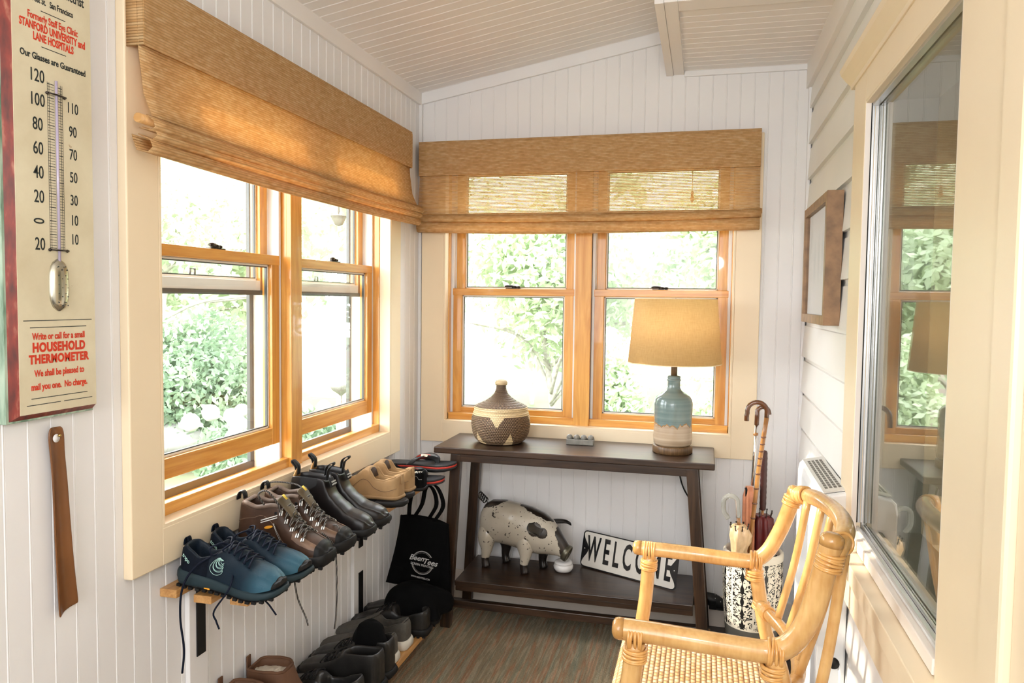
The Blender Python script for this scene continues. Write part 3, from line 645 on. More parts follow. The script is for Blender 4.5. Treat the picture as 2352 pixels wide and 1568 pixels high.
ts.color(col); ts.rough(.8); ts.bump(w_, .5, .001)
tr = ts.node('BsdfTranslucent'); ts.link(ts.mix(.5, col, (1.0, .86, .58)), tr.inputs[0]); mx = ts.node('MixShader'); mx.inputs[0].default_value = .6
ts.link(ts.b.outputs[0], mx.inputs[1]); ts.link(tr.outputs[0], mx.inputs[2]); ts.link(mx.outputs[0], ts.out.inputs[0])
mb = MB(); mb.lathe([(.178, .349), (.156, .598)], n=64); mb.f = [f for f in mb.f if len(f) == 4]; mb.sm = [True]*len(mb.f)
mb.build('lamp_shade', ts.m, lp, solid=.0018)
M['trimcloth'] = plain('shade_trim_cloth', (.80, .62, .38), .7)
for r, z in ((.178, .350), (.156, .597)): mb = MB(); mb.tube([(r*math.cos(a/48*2*math.pi), r*math.sin(a/48*2*math.pi), z) for a in range(48)], .0018, 6, closed=True); mb.build('shade_trim', M['trimcloth'], lp)
mb = MB()
for k in range(3): a = k*2.094; mb.tube([(0, 0, .58), (.155*math.cos(a), .155*math.sin(a), .592)], .0015, 6)
mb.tube([(0, 0, .35), (0, 0, .60)], .003, 6); mb.build('shade_spider', M['bronze'], lp)
MB().ball((0, 0, .44), .028, 10, (1, 1, 1.25)).build('bulb', plain('frosted_bulb', (.8, .8, .78), .2), lp)
# its cord drops behind the table
pts = [(1.127, -.105, .750), (1.14, -.021, .752), (1.152, -.022, .63), (1.174, -.03, .562), (1.215, -.022, .50), (1.240, -.024, .467), (1.232, -.02, .43), (1.252, -.022, .369), (1.236, -.024, .304), (1.262, -.03, .234), (1.246, -.03, .205), (1.258, -.03, .16), (1.27, -.04, .135)]
o = MB().tube(smooth_path(pts, 8), .0032, 8).build('lamp_cord', M['blackrubber']); put(o, 'black lamp cord looping down behind the right table leg', 'cord')
td = NT('dotted_black_casing'); vo = td.node('TexVoronoi'); vo.inputs['Scale'].default_value = 90; vo.inputs['Randomness'].default_value = .15; td.link(td.tc.outputs['Object'], vo.inputs[0])
td.color(td.mix(td.math('LESS_THAN', vo.outputs['Distance'], .17), (.012, .012, .012), (.62, .62, .6))); td.rough(.45)
pb = empty('power_adaptor', 'black dotted lumpy power adaptor on the baseboard right of the table', 'adaptor', (1.306, -.045, .105))
mb = MB(); mb.grid([[Vector(((-.046+.092*i/10), -.020*math.sin(math.pi*min(max(j/10, 0), 1))*(.5+.5*math.sin(math.pi*(i+.5)/11))+.015, (.022-.10*(i/10)*.32)*1+(j/10-.5)*(-.052+.010*math.cos(i/10*6)))) for j in range(11)] for i in range(11)])
mb.build('adaptor_body', td.m, pb, solid=.004); box('switch_plate', M['blackrubber'], -.022, .006, -.017, -.010, -.018, .018, pb, .003)

# ------------------------------------------------------------------ pig figurine
tp = NT('worn_enamel_pig'); n1 = tp.noise(tp.mapping(), 16, 6, .65); sp = tp.node('SeparateXYZ'); tp.link(tp.tc.outputs['Object'], sp.inputs[0])
n3 = tp.noise(tp.mapping(), 75, 3, .5)
base = tp.ramp(tp.noise(tp.mapping(), 5, 3), [(.3, (.38, .33, .255)), (.7, (.56, .51, .42))])
chips = tp.math('MAXIMUM', tp.math('GREATER_THAN', n1, .635), tp.math('GREATER_THAN', n3, .67))
def spot(t, c, r, w):
    d = t.node('VectorMath', operation='DISTANCE'); t.link(t.tc.outputs['Object'], d.inputs[0]); d.inputs[1].default_value = c
    return t.math('LESS_THAN', t.math('ADD', d.outputs['Value'], t.math('MULTIPLY', n1, w)), r+w*.5)
eye = tp.math('MAXIMUM', spot(tp, (.090, -.070, .195), .028, .03), spot(tp, (.118, -.060, .180), .022, .02))
nose = tp.math('GREATER_THAN', tp.math('ADD', tp.math('ADD', sp.outputs[0], tp.math('MULTIPLY', n1, .06)), tp.math('MULTIPLY', sp.outputs[2], .22)), .236)
ridge = tp.math('GREATER_THAN', tp.math('ADD', tp.math('ADD', sp.outputs[2], tp.math('MULTIPLY', n1, .03)), tp.math('MULTIPLY', tp.math('ABSOLUTE', tp.math('ADD', sp.outputs[0], .04)), .38)), .303)
dk = tp.math('MAXIMUM', tp.math('MAXIMUM', chips, eye), tp.math('MAXIMUM', nose, ridge)); hoof = tp.math('LESS_THAN', tp.math('ADD', sp.outputs[2], tp.math('MULTIPLY', n1, .03)), .056)
dk = tp.math('MAXIMUM', dk, hoof)
tp.color(tp.mix(dk, base, (.018, .012, .009))); tp.rough(.28); tp.b.inputs['Coat Weight'].default_value = .3; tp.bump(n1, .3, .003)
M['pig'] = tp.m; M['pigdark'] = plain('dark_enamel', (.015, .012, .010), .25, .2, 20, coat=.4); M['pigmetal'] = plain('dull_bronze', (.13, .12, .085), .35, .2, 30, metal=.7)
pg = empty('pig_figurine', 'white and black enamelled metal pig with a coiled wire tail on the table shelf', 'pig figurine', (.515, -.155, .2122), (0, 0, -.16))
def oval(c, ry, rz, tilt, n=20):
    out = []
    for k in range(n):
        a = 2*math.pi*k/n; y = ry*math.cos(a); z = rz*math.sin(a)
        out.append(Vector((c[0]+z*math.sin(tilt), c[1]+y, c[2]+z*math.cos(tilt))))
    return out
st = [(-.178, .180, .012, .020, 0), (-.172, .178, .036, .055, 0), (-.155, .182, .056, .078, 0), (-.125, .188, .070, .090, 0), (-.075, .190, .077, .092, .02), (-.02, .184, .079, .092, .08), (.035, .174, .077, .092, .16), (.08, .162, .070, .088, .26), (.115, .149, .060, .078, .36), (.145, .132, .047, .060, .48), (.170, .116, .036, .044, .6), (.188, .105, .029, .034, .7), (.196, .100, .028, .032, .7)]
mb = MB(); mb.grid([oval((x, 0, z), ry, rz, t) for x, z, ry, rz, t in st], closeu=True)
mb.add(oval((-.178, 0, .180), .012, .020, 0), [tuple(range(20))]); mb.add(oval((.196, 0, .100), .029, .032, .7), [tuple(range(20))])
mb.build('body', M['pig'], pg)
for nx, ny, ang_, mt in ((.040, -.046, .0, 'pig'), (-.138, -.040, 0, 'pig'), (.085, .046, .0, 'pigdark'), (-.085, .046, .0, 'pigdark')):
    mb = MB(); mb.tube(smooth_path([(nx+.004, ny*.55, .200), (nx-.0, ny*.85, .120), (nx+.002, ny*1.0, .075), (nx-.003, ny*1.05, .036), (nx+.002, ny*1.08, .002)], 5), [.012, .026, .034, .038, .0395, .0385, .036, .033, .030, .027, .0245, .0225, .0205, .019, .0178, .0168, .0162, .0165, .017, .0175, .018], 14)
    mb.build('leg', M[mt], pg)
for s in (-1, 1):
    mb = MB(); rows = []
    for i in range(9):
        t = i/8; w_ = .030*math.sin(math.pi*min(.97, t*.86+.14))+.002
        c = Vector((.105+.085*t, s*(.045+.055*t), .205-.004*t-.012*max(0, t-.8)*5))
        if s < 0: c = Vector((.078+.034*t, -.056-.016*t, .225-.050*t))
        rows.append([c+Vector((-.3*w_*u if s > 0 else -w_*u*.9, w_*u*.8*s, (-.012*(1-u*u)) if s > 0 else -.3*w_*u-.006*(1-u*u))) for u in (-1, -.5, 0, .5, 1)])
    mb.grid(rows); mb.build('ear', M['pigdark'], pg, solid=.003, sub=1)
T_ = Matrix.Translation((.196, 0, .098)) @ Matrix.Rotation(math.radians(113), 4, 'Y')
mb = MB(); mb.lathe([(.026, -.006), (.033, .0), (.035, .012), (.033, .019), (.029, .020), (.027, .016), (0, .015)], n=28, M=T_); mb.build('snout', M['pigmetal'], pg)
mb = MB()
for s in (-1, 1): mb.lathe([(.006, .0152), (.007, .018), (.004, .018), (.003, .0155)], (0, s*.011, 0), 12, T_)
mb.build('nostril_ring', M['pigdark'], pg)
for s in (-1, 1): mb = MB(); mb.ball((.132, s*.0475, .172), .0065, 8); mb.build('eye', M['pigdark'], pg)
mb = MB(); pts = [(-.148, 0, .255), (-.158, 0, .268)]
for i in range(60):
    a = i/60*2*math.pi*4.2; t = i/60; pts.append((-.160-.032*t+.003*math.cos(a), .014*math.cos(a), .268+.026*t+.014*math.sin(a)))
mb.tube(pts, .0024, 7); mb.build('tail', M['pigdark'], pg)

jar = empty('lidded_jar', 'small round white jar with a flat lid under the pig snout', 'jar', (.695, -.135, .2122))
M['milk'] = plain('white_glazed_jar', (.78, .76, .74), .15, .03, coat=.5)
MB().lathe([(.020, 0), (.034, .004), (.040, .014), (.041, .024), (.037, .032), (0, .032)], n=32).build('jar_body', M['milk'], jar)
MB().lathe([(.036, .0325), (.038, .037), (.034, .043), (.020, .0435), (.0, .042)], n=32).build('jar_lid', M['milk'], jar)

# ------------------------------------------------------------------ WELCOME plate
wv = Vector((1.155-.752, -.225-(-.040), 0)).normalized(); lean = math.radians(12)
nrm = Vector((wv.y, -wv.x, 0)); upv = (Vector((0, 0, 1))*math.cos(lean)-nrm*math.sin(lean)).normalized(); nn = wv.cross(upv)*1
if nn.y > 0: nn = -nn
SG = basis((.752, -.052, .2135), wv, upv, nn); SWd, SHt = .443, .150
sg = empty('welcome_plate', 'white enamel plate sign with black letters reading WELCOME leaning on the table shelf', 'sign')
def rrect(x0, x1, y0, y1, r, n=6):
    out = []
    for cx, cy, a0 in ((x1-r, y0+r, -90), (x1-r, y1-r, 0), (x0+r, y1-r, 90), (x0+r, y0+r, 180)):
        for k in range(n+1): a = math.radians(a0+90*k/n); out.append((cx+r*math.cos(a), cy+r*math.sin(a)))
    return out
pl = lambda z: (lambda a, b: SG @ Vector((a, b, z)))
M['enamelblack'] = plain('black_enamel', (.015, .015, .017), .18, .1, coat=.5); M['enamelwhite'] = plain('white_enamel', (.74, .70, .63), .18, .04, 8, coat=.5)
mb = MB(); mb.prism(rrect(0, SWd, 0, SHt, .018), pl(0), pl(.003), 0); mb.build('backing_plate', M['enamelblack'], sg, .0008)
poly = []
e_ = .0045
def wavy(s):
    out = []
    for k in range(21):
        t = k/20; y = e_+.010+(SHt-2*e_-.020)*t; out.append((.006+.027*(.5+.5*math.cos(2*math.pi*(t-.5))), y))
    return out
lft = wavy(0); rgt = [(SWd-x, y) for x, y in lft]
poly = [(e_+.016, e_)]+[(SWd-e_-.016, e_), (SWd-e_-.006, e_+.003)]+rgt+[(SWd-e_-.006, SHt-e_-.003), (SWd-e_-.016, SHt-e_), (e_+.016, SHt-e_), (e_+.006, SHt-e_-.003)]+lft[::-1]+[(e_+.006, e_+.003)]
mb = MB(); mb.prism(poly, pl(.0031), pl(.0042), 0); mb.build('white_panel', M['enamelwhite'], sg, .0004)
text('lettering', 'WELCOME', M['enamelblack'], SG @ Matrix.Translation((SWd/2, SHt/2, .0045)), .142, sg, .0009, sx=.43, bold=.0030, space=1.52)
for x in (.014, SWd-.014): MB().lathe([(.0035, .003), (.0032, .0048), (0, .005)], (x, SHt/2, 0), 10, SG).build('rivet', M['chrome'], sg)

# ------------------------------------------------------------------ umbrella stand
tu = NT('damask_printed_ceramic'); sp = tu.node('SeparateXYZ'); tu.link(tu.tc.outputs['Object'], sp.inputs[0])
ang = tu.math('MULTIPLY', tu.math('ARCTAN2', sp.outputs[1], sp.outputs[0]), 8/(2*math.pi))
ax = tu.math('ABSOLUTE', tu.math('SUBTRACT', tu.math('FRACT', ang), .5)); colm = tu.math('FLOOR', ang)
cmb = tu.node('CombineXYZ'); tu.link(tu.math('MULTIPLY', ax, .085), cmb.inputs[0]); tu.link(tu.math('ADD', sp.outputs[2], 0.0), cmb.inputs[2])
tu.link(tu.math('MULTIPLY', tu.math('MODULO', tu.math('ADD', colm, 20), 2), .4), cmb.inputs[1])
wv_ = tu.node('TexWave', wave_type='RINGS'); wv_.inputs['Scale'].default_value = 26; wv_.inputs['Distortion'].default_value = 16; wv_.inputs['Detail'].default_value = 2.2; wv_.inputs['Detail Scale'].default_value = 2.2
tu.link(cmb.outputs[0], wv_.inputs[0]); nn_ = tu.noise(cmb.outputs[0], 42, 2)
pt = tu.math('MULTIPLY', tu.math('GREATER_THAN', wv_.outputs[1], .54), tu.math('LESS_THAN', ax, .46)); pt = tu.math('MULTIPLY', pt, tu.math('GREATER_THAN', nn_, .43))
spine = tu.math('LESS_THAN', tu.math('ADD', ax, tu.math('MULTIPLY', tu.math('SINE', tu.math('MULTIPLY', sp.outputs[2], 140)), .035)), .055); pt = tu.math('MAXIMUM', pt, spine)
body_ = tu.math('MULTIPLY', tu.math('GREATER_THAN', sp.outputs[2], .155), tu.math('LESS_THAN', sp.outputs[2], .398)); pt = tu.math('MULTIPLY', pt, body_)
c1 = tu.mix(pt, (.76, .70, .58), (.012, .012, .013)); tu.color(tu.mix(tu.math('LESS_THAN', sp.outputs[2], .150), c1, (.12, .115, .10))); tu.rough(.25)
us_ = empty('umbrella_stand', 'tall round cream umbrella stand with black damask print and grey foot', 'umbrella stand', (1.432, -.30, 0.001))
MB().lathe([(.080, 0), (.084, .004), (.088, .06), (.096, .15), (.104, .25), (.107, .33), (.105, .39), (.107, .408), (.106, .420), (.100, .426), (.093, .420), (.092, .39), (.094, .30), (.085, .10), (.074, .012), (0, .012)], n=56).build('stand_body', tu.m, us_)

def crook(c, r, a0, a1, lead, n=14):
    """hook in the plane x-z, centre c, angles in degrees"""
    return [Vector((c[0]+r*math.cos(math.radians(a0+(a1-a0)*k/n)), c[1], c[2]+r*math.sin(math.radians(a0+(a1-a0)*k/n)))) for k in range(n+1)]
M['cane'] = wood('bamboo_cane', (.20, .075, .02), (.50, .24, .07), 'Z', .25, 1.5, .3)
M['canedark'] = plain('dark_bent_handle', (.13, .045, .015), .2, .2, 20, coat=.5)
# 1 bamboo crook umbrella with salmon canopy
u1 = empty('crook_umbrella', 'brown bamboo crook cane standing tallest in the umbrella stand', 'walking cane')
cpts = [Vector((1.393, -.335, .905)), Vector((1.393, -.335, .925))]+crook((1.4285, -.335, .940), .034, 190, 8, 0)+[Vector((1.462, -.333, .92)), Vector((1.455, -.33, .86)), Vector((1.440, -.32, .72)), Vector((1.420, -.31, .45)), Vector((1.418, -.305, .02))]
MB().tube(cpts[:-4], .0085, 12).build('crook_handle', M['canedark'], u1)
MB().tube([cpts[-5], cpts[-4], cpts[-3], cpts[-2], cpts[-1]], [.0085, .0082, .008, .0075, .006], 12).build('shaft', M['cane'], u1)
mb = MB()
for k in range(9):
    t = .04+k*.085; a, b = cpts[-4], cpts[-1]; p = a+(cpts[-3]-a)*min(1, t*2.2) if t < .45 else cpts[-3]+(cpts[-2]-cpts[-3])*min(1, (t-.45)*2.4)
    mb.lathe([(.0086, -.003), (.0096, 0), (.0086, .003)], p, 12)
mb.build('node_ring', M['canedark'], u1)
u2 = empty('steel_shaft_umbrella', 'umbrella with polished steel shaft, brown crook and folded salmon canopy', 'umbrella')
hp = [Vector((1.431, -.292, .885)), Vector((1.432, -.292, .925))]+crook((1.452, -.290, .932), .020, 180, 20, 0, 8)+[Vector((1.474, -.29, .925))]
MB().tube(hp, [.0085]*len(hp), 12).build('crook_handle', M['canedark'], u2)
MB().tube([(1.431, -.292, .89), (1.422, -.292, .66)], .0055, 12).build('shaft', M['chrome'], u2)
MB().lathe([(.006, 0), (.009, .002), (.009, .010), (.006, .012)], (1.4285, -.292, .845), 12).build('ferrule', M['cane'], u2)
def canopy(name, mat, parent, axis, rad, folds=8, seed=0, twist=1.2):
    rnd = random.Random(seed); rows = []; n = 40
    for i, ((p, r)) in enumerate(zip(axis, rad)):
        p = Vector(p); rows.append([p+Vector((math.cos(2*math.pi*k/n), math.sin(2*math.pi*k/n), 0))*r*(1+.16*math.sin(folds*2*math.pi*k/n+twist*i+rnd.uniform(-.3, .3))+(.10*math.sin(3*2*math.pi*k/n-2.1*i) if twist > .5 else 0)) for k in range(n)])
    mb = MB(); mb.grid(rows, closeu=True); mb.add(rows[0], [tuple(range(n))]); return mb.build(name, mat, parent)
M['salmon'] = plain('salmon_cloth', (.62, .25, .13), .5, .15, 40); M['cream_cloth'] = plain('crumpled_cream_nylon', (.66, .46, .26), .35, .25, 22, bump=.4, bscale=40)
M['maroon'] = plain('maroon_nylon', (.10, .006, .008), .4, .25, 30)
canopy('canopy', M['salmon'], u2, [(1.412, -.288, .655), (1.410, -.288, .62), (1.412, -.288, .55), (1.414, -.288, .45), (1.418, -.29, .30), (1.42, -.29, .06)], [.012, .018, .020, .020, .018, .006], 6, 1, .2)
MB().tube([(1.398, -.300, .652), (1.401, -.302, .646), (1.402, -.30, .62)], .004, 6).build('tie_strap', M['blackrubber'], u2)
# 2 clear hooked umbrella with the crumpled cream canopy
tc_ = NT('clear_acrylic'); tc_.color((.72, .72, .66)); tc_.rough(.05); tc_.b.inputs['Transmission Weight'].default_value = .75; tc_.b.inputs['IOR'].default_value = 1.35
u3 = empty('clear_handle_umbrella', 'short umbrella with clear hook handle and crumpled cream canopy', 'umbrella')
hp = [Vector((1.338, -.36, .548)), Vector((1.334, -.36, .556)), Vector((1.324, -.36, .570)), Vector((1.3205, -.36, .590))]+crook((1.345, -.36, .608), .0245, 165, 15, 0, 10)+[Vector((1.3705, -.36, .59)), Vector((1.373, -.358, .555))]
MB().tube(smooth_path(hp, 3), [.0085]*(3*(len(hp)-1)+1), 14).build('hook_handle', tc_.m, u3)
MB().tube([(1.373, -.358, .556), (1.378, -.352, .505)], .0065, 12).build('ferrule', M['cane'], u3)
canopy('canopy', M['cream_cloth'], u3, [(1.377, -.352, .528), (1.378, -.352, .515), (1.380, -.352, .490), (1.383, -.350, .465), (1.380, -.350, .435), (1.383, -.348, .41), (1.39, -.34, .30), (1.40, -.33, .06)], [.018, .030, .036, .034, .024, .028, .02, .006], 7, 2, .9)
def tips(parent, c, r, n, seed):
    mb = MB()
    for k in range(n):
        a = 2*math.pi*k/n+.3; p = Vector((c[0]+r*math.cos(a), c[1]+r*math.sin(a), c[2])); mb.tube([p, p+Vector((.2*r*math.cos(a), .2*r*math.sin(a), .016))], .0022, 6); mb.ball(p+Vector((.2*r*math.cos(a), .2*r*math.sin(a), .018)), .0032, 5)
    mb.build('rib_tips', M['bronze'], parent)
tips(u3, (1.378, -.352, .510), .028, 8, 0)
u4 = empty('straight_handle_umbrella', 'umbrella with dark straight ribbed handle and dark red canopy', 'umbrella')
hd = MB(); hd.lathe([(0, .225), (.009, .222), (.0115, .215)]+[(.0112+(.0010 if k % 2 else 0), .205-k*.0105) for k in range(19)]+[(.0115, .004), (.009, 0), (0, 0)], (1.464, -.255, .562), 14); hd.build('handle', plain('dark_wrapped_handle', (.045, .012, .010), .4, .2, 40), u4)
MB().tube([(1.464, -.255, .565), (1.464, -.255, .50)], .005, 10).build('shaft', M['cane'], u4)
canopy('canopy', M['maroon'], u4, [(1.464, -.255, .545), (1.466, -.255, .53), (1.468, -.255, .48), (1.467, -.255, .44), (1.462, -.26, .38), (1.45, -.27, .06)], [.022, .034, .037, .034, .028, .006], 8, 3, .1)
tips(u4, (1.466, -.255, .540), .028, 8, 0)

# ------------------------------------------------------------------ heater on the right wall
ht = empty('wall_heater', 'white panel heater with a slotted top grille on the right wall below the picture', 'heater', (1.578, -.86, 0))
M['heater'] = plain('white_heater_enamel', (.80, .82, .83), .3, .02, 3)
mb = MB(); mb.prism([(-.040, .20), (-.040, .806), (-.036, .826), (-.026, .836), (.034, .848), (.034, .20)], lambda a, b: (a, -.255, b), lambda a, b: (a, .225, b), 0); mb.build('heater_case', M['heater'], ht, .006)
mb = MB()
G = basis((-.030, 0, .8365), (0, 1, 0), (.06, 0, .0125), (0, 0, 1))
mb.prism(rrect(-.235, .200, 0.03, .97, .0), lambda a, b: G @ Vector((a, b, .0)), lambda a, b: G @ Vector((a, b, .004)), 0); mb.build('grille_frame', plain('pale_grille_plastic', (.62, .60, .55), .4), ht, .001)
mb = MB()
for i in range(14):
    for j in range(4): mb.prism([(-.205+i*.0262, .14+j*.185), (-.205+i*.0262+.020, .14+j*.185), (-.205+i*.0262+.020, .14+j*.185+.12), (-.205+i*.0262, .14+j*.185+.12)], lambda a, b: G @ Vector((a, b, .0042)), lambda a, b: G @ Vector((a, b, .0046)), 0)
mb.build('slots', plain('grille_shadow_slots', (.12, .11, .09), .6), ht)
for z in (.74, .40): MB().lathe([(0, 0), (.014, .002), (.014, .010), (0, .013)], (0, 0, 0), 14, Matrix.Translation((.005, -.256, z)) @ Matrix.Rotation(math.radians(90), 4, 'X')).build('wheel_knob', M['blackrubber'], ht)
o = MB().tube(smooth_path([(1.595, -1.105, .42), (1.598, -1.13, .36), (1.592, -1.12, .25), (1.600, -1.15, .12), (1.58, -1.12, .008), (1.54, -1.0, .006)], 8), .0035, 8).build('heater_cord', M['heater']); put(o, 'white heater cord hanging below the right wall heater', 'cord')

# ------------------------------------------------------------------ framed picture
pf = empty('framed_picture', 'small brown wooden deep frame with a pale print on the right wall', 'picture')
px0, px1, py0, py1, pz0, pz1 = 1.567, 1.612, -.85, -.34, 1.268, 1.655
for n_, a in (('frame_side', (py0, py0+.028, pz0, pz1)), ('frame_side', (py1-.028, py1, pz0, pz1)), ('frame_side', (py0+.028, py1-.028, pz0, pz0+.028)), ('frame_side', (py0+.028, py1-.028, pz1-.028, pz1))):
    box(n_, plain('brown_frame_wood', (.25, .135, .06), .45, .3, 30) if 'bf' not in M else M['bf'], px0, px1, a[0], a[1], a[2], a[3], pf, .001); M['bf'] = bpy.data.materials['brown_frame_wood']
tpz = NT('pale_feather_print'); sp = tpz.node('SeparateXYZ'); tpz.link(tpz.tc.outputs['Object'], sp.inputs[0])
def blob(c, ry, rz_):
    a = tpz.math('POWER', tpz.math('DIVIDE', tpz.math('SUBTRACT', sp.outputs[1], c[0]), ry), 2); b = tpz.math('POWER', tpz.math('DIVIDE', tpz.math('SUBTRACT', sp.outputs[2], c[1]), rz_), 2)
    return tpz.math('SUBTRACT', 1.0, tpz.math('ADD', a, b), True)
bl = tpz.math('MAXIMUM', tpz.math('MAXIMUM', blob((-.68, 1.50), .030, .085), blob((-.60, 1.48), .028, .10)), blob((-.51, 1.46), .03, .09))
tpz.color(tpz.mix(tpz.math('MULTIPLY', bl, .7), (.82, .81, .78), (.50, .55, .54))); tpz.rough(.6)
box('print', tpz.m, px0+.016, px0+.018, py0+.026, py1-.026, pz0+.026, pz1-.026, pf, 0)
box('picture_glass', M['glass'], px0+.008, px0+.009, py0+.027, py1-.027, pz0+.027, pz1-.027, pf, 0)

# ------------------------------------------------------------------ rattan armchair
def rattan(name, a, b):
    t = NT(name); v = t.mapping(); n1 = t.noise(v, 7, 5, .55, .6); n2 = t.noise(t.mapping((1, 1, .2)), 130, 2)
    t.color(t.ramp(t.math('ADD', t.math('MULTIPLY', n1, .75), t.math('MULTIPLY', n2, .25)), [(.33, a), (.66, b)])); t.rough(.24); t.b.inputs['Coat Weight'].default_value = .35
    return t.m
M['rattan'] = rattan('honey_rattan', (.55, .27, .075), (.80, .50, .20)); M['bind'] = rattan('rattan_binding', (.62, .27, .06), (.84, .49, .17)); M['cap'] = rattan('rattan_end_grain', (.42, .20, .055), (.62, .34, .11))
ch = empty('rattan_armchair', 'honey coloured rattan armchair with a woven seat in the right foreground', 'chair', (1.25, -1.38, 0))
CO = Vector((1.25, -1.38, 0))
def ct(name, pts, r, mt='rattan', n=16, sm=6, par=None):
    P = [Vector(p)-CO for p in pts]; P = smooth_path(P, sm) if sm else P
    return MB().tube(P, r, n).build(name, M[mt], par or ch)
def lash(c, ax, r, wdt, turns, wob=0):
    """windings round a pole at c along ax"""
    c = Vector(c)-CO; ax = Vector(ax).normalized(); x = ax.orthogonal().normalized(); y = ax.cross(x); mb = MB()
    for k in range(turns):
        o_ = c+ax*(wdt*(k/(max(1, turns-1))-.5)); tilt = .12*math.sin(k*1.7+wob)
        mb.tube([o_+(x*math.cos(a)+y*math.sin(a))*r+ax*tilt*r*math.cos(a) for a in [2*math.pi*i/22 for i in range(22)]], .0034, 7, closed=True)
    mb.build('binding', M['bind'], ch)
armF = [(1.073, -1.115, .656), (1.15, -1.115, .655), (1.23, -1.115, .652), (1.33, -1.115, .647), (1.378, -1.115, .650), (1.412, -1.118, .678), (1.440, -1.125, .735), (1.458, -1.135, .790), (1.474, -1.145, .850)]
armN = [(1.078, -1.64, .652), (1.15, -1.64, .650), (1.236, -1.64, .645), (1.33, -1.64, .640), (1.380, -1.64, .641), (1.418, -1.642, .664), (1.446, -1.646, .715), (1.466, -1.650, .790), (1.480, -1.655, .862), (1.483, -1.656, .880)]
ct('arm', armF, .0195); ct('arm', armN, .0225)
# rounded end caps
for p, d, r in ((armF[0], (-1, 0, 0), .0196), (armN[0], (-1, 0, 0), .0226), (armF[-1], (.25, 0, 1), .0205), (armN[-1], (.15, 0, 1), .0226)):
    d = Vector(d).normalized(); q = d.to_track_quat('Z', 'Y').to_matrix().to_4x4(); MB().lathe([(r, -.012), (r*1.01, .0), (r*.93, .007), (r*.6, .012), (0, .013)], (0, 0, 0), 18, Matrix.Translation(Vector(p)-CO) @ q).build('end_cap', M['cap'], ch)
ct('top_rail', [(1.474, -1.155, .842), (1.500, -1.20, .852), (1.520, -1.28, .860), (1.530, -1.38, .866), (1.530, -1.47, .872), (1.522, -1.56, .874), (1.510, -1.61, .870), (1.495, -1.645, .860), (1.484, -1.652, .848)], .0195)
for p, a, r, w_, t_ in (((1.466, -1.140, .822), (.3, 0, 1), .0205, .018, 4), ((1.488, -1.182, .849), (.5, -1, .2), .0205, .022, 5), ((1.480, -1.654, .838), (.2, 0, 1), .0238, .030, 6), ((1.503, -1.628, .866), (.4, -.7, .2), .0205, .016, 4)): lash(p, a, r, w_, t_)
legF = [(1.106, -1.115, .640), (1.098, -1.112, .52), (1.086, -1.108, .42), (1.062, -1.10, .2), (1.045, -1.095, .0128)]
legN = [(1.114, -1.64, .630), (1.104, -1.64, .53), (1.094, -1.645, .42), (1.070, -1.65, .2), (1.052, -1.655, .0128)]
bkF = [(1.382, -1.115, .640), (1.396, -1.115, .555), (1.413, -1.113, .465), (1.431, -1.11, .40), (1.470, -1.10, .2), (1.50, -1.095, .004)]
bkN = [(1.386, -1.64, .630), (1.402, -1.64, .57), (1.416, -1.642, .465), (1.434, -1.645, .40), (1.470, -1.65, .2), (1.50, -1.655, .004)]
ct('leg', legF, .0185); ct('leg', legN, .0205); ct('leg', bkF, .0185); ct('leg', bkN, .0205)
for p, x_ in ((legF, 1.106), (legN, 1.114), (bkF, 1.384), (bkN, 1.388)):
    z_ = p[0][2]; r = .0215 if p in (legF, bkF) else .0240
    lash((x_, p[0][1], z_+.010), (1, 0, -.03), r+.001, .026, 5); lash((p[0][0]-.001, p[0][1], z_-.028), (.05, 0, 1), r-.001, .022, 5)
ct('lower_rail', [(1.398, -1.13, .535), (1.424, -1.20, .530), (1.444, -1.27, .530), (1.458, -1.38, .532), (1.450, -1.50, .535), (1.425, -1.58, .54), (1.402, -1.63, .545)], .0155)
lash((1.400, -1.115, .532), (.2, 0, 1), .0200, .020, 4); lash((1.412, -1.165, .531), (.3, -1, 0), .0168, .022, 5); lash((1.412, -1.612, .542), (.3, 1, 0), .0168, .02, 5)
for a, b in (((1.432, -1.215, .532), (1.496, -1.205, .845)), ((1.450, -1.285, .532), (1.518, -1.285, .855)), ((1.458, -1.365, .533), (1.528, -1.37, .862)), ((1.456, -1.455, .534), (1.528, -1.46, .868)), ((1.444, -1.530, .537), (1.522, -1.545, .868))):
    A_, B_ = Vector(a), Vector(b); ct('spindle', [A_, (A_+B_)/2+Vector((.006, 0, 0)), B_], .0095, n=12)
# splayed outer back pole behind the near post
ct('back_brace', [(1.512, -1.62, .845), (1.490, -1.625, .66), (1.462, -1.63, .50), (1.44, -1.63, .38)], .011)
# seat
tw = NT('woven_cane_seat'); sp = tw.node('SeparateXYZ'); tw.link(tw.tc.outputs['Object'], sp.inputs[0])
py_ = .017; rows_ = tw.math('MULTIPLY', sp.outputs[0], 1/.0125); ri = tw.math('FLOOR', rows_); rf = tw.math('FRACT', rows_)
cc = tw.math('ADD', tw.math('MULTIPLY', sp.outputs[1], 1/py_), tw.math('MULTIPLY', ri, .5)); cf = tw.math('FRACT', cc); ci = tw.math('FLOOR', cc)
hh = tw.math('MULTIPLY', tw.math('POWER', tw.math('SINE', tw.math('MULTIPLY', rf, math.pi)), .6), tw.math('POWER', tw.math('SINE', tw.math('MULTIPLY', cf, math.pi)), .5))
cb = tw.node('CombineXYZ'); tw.link(ri, cb.inputs[0]); tw.link(ci, cb.inputs[1]); wn_ = tw.node('TexWhiteNoise', noise_dimensions='3D'); tw.link(cb.outputs[0], wn_.inputs[0])
strand = tw.math('FRACT', tw.math('MULTIPLY', cf, 3)); sh = tw.math('SINE', tw.math('MULTIPLY', strand, math.pi))
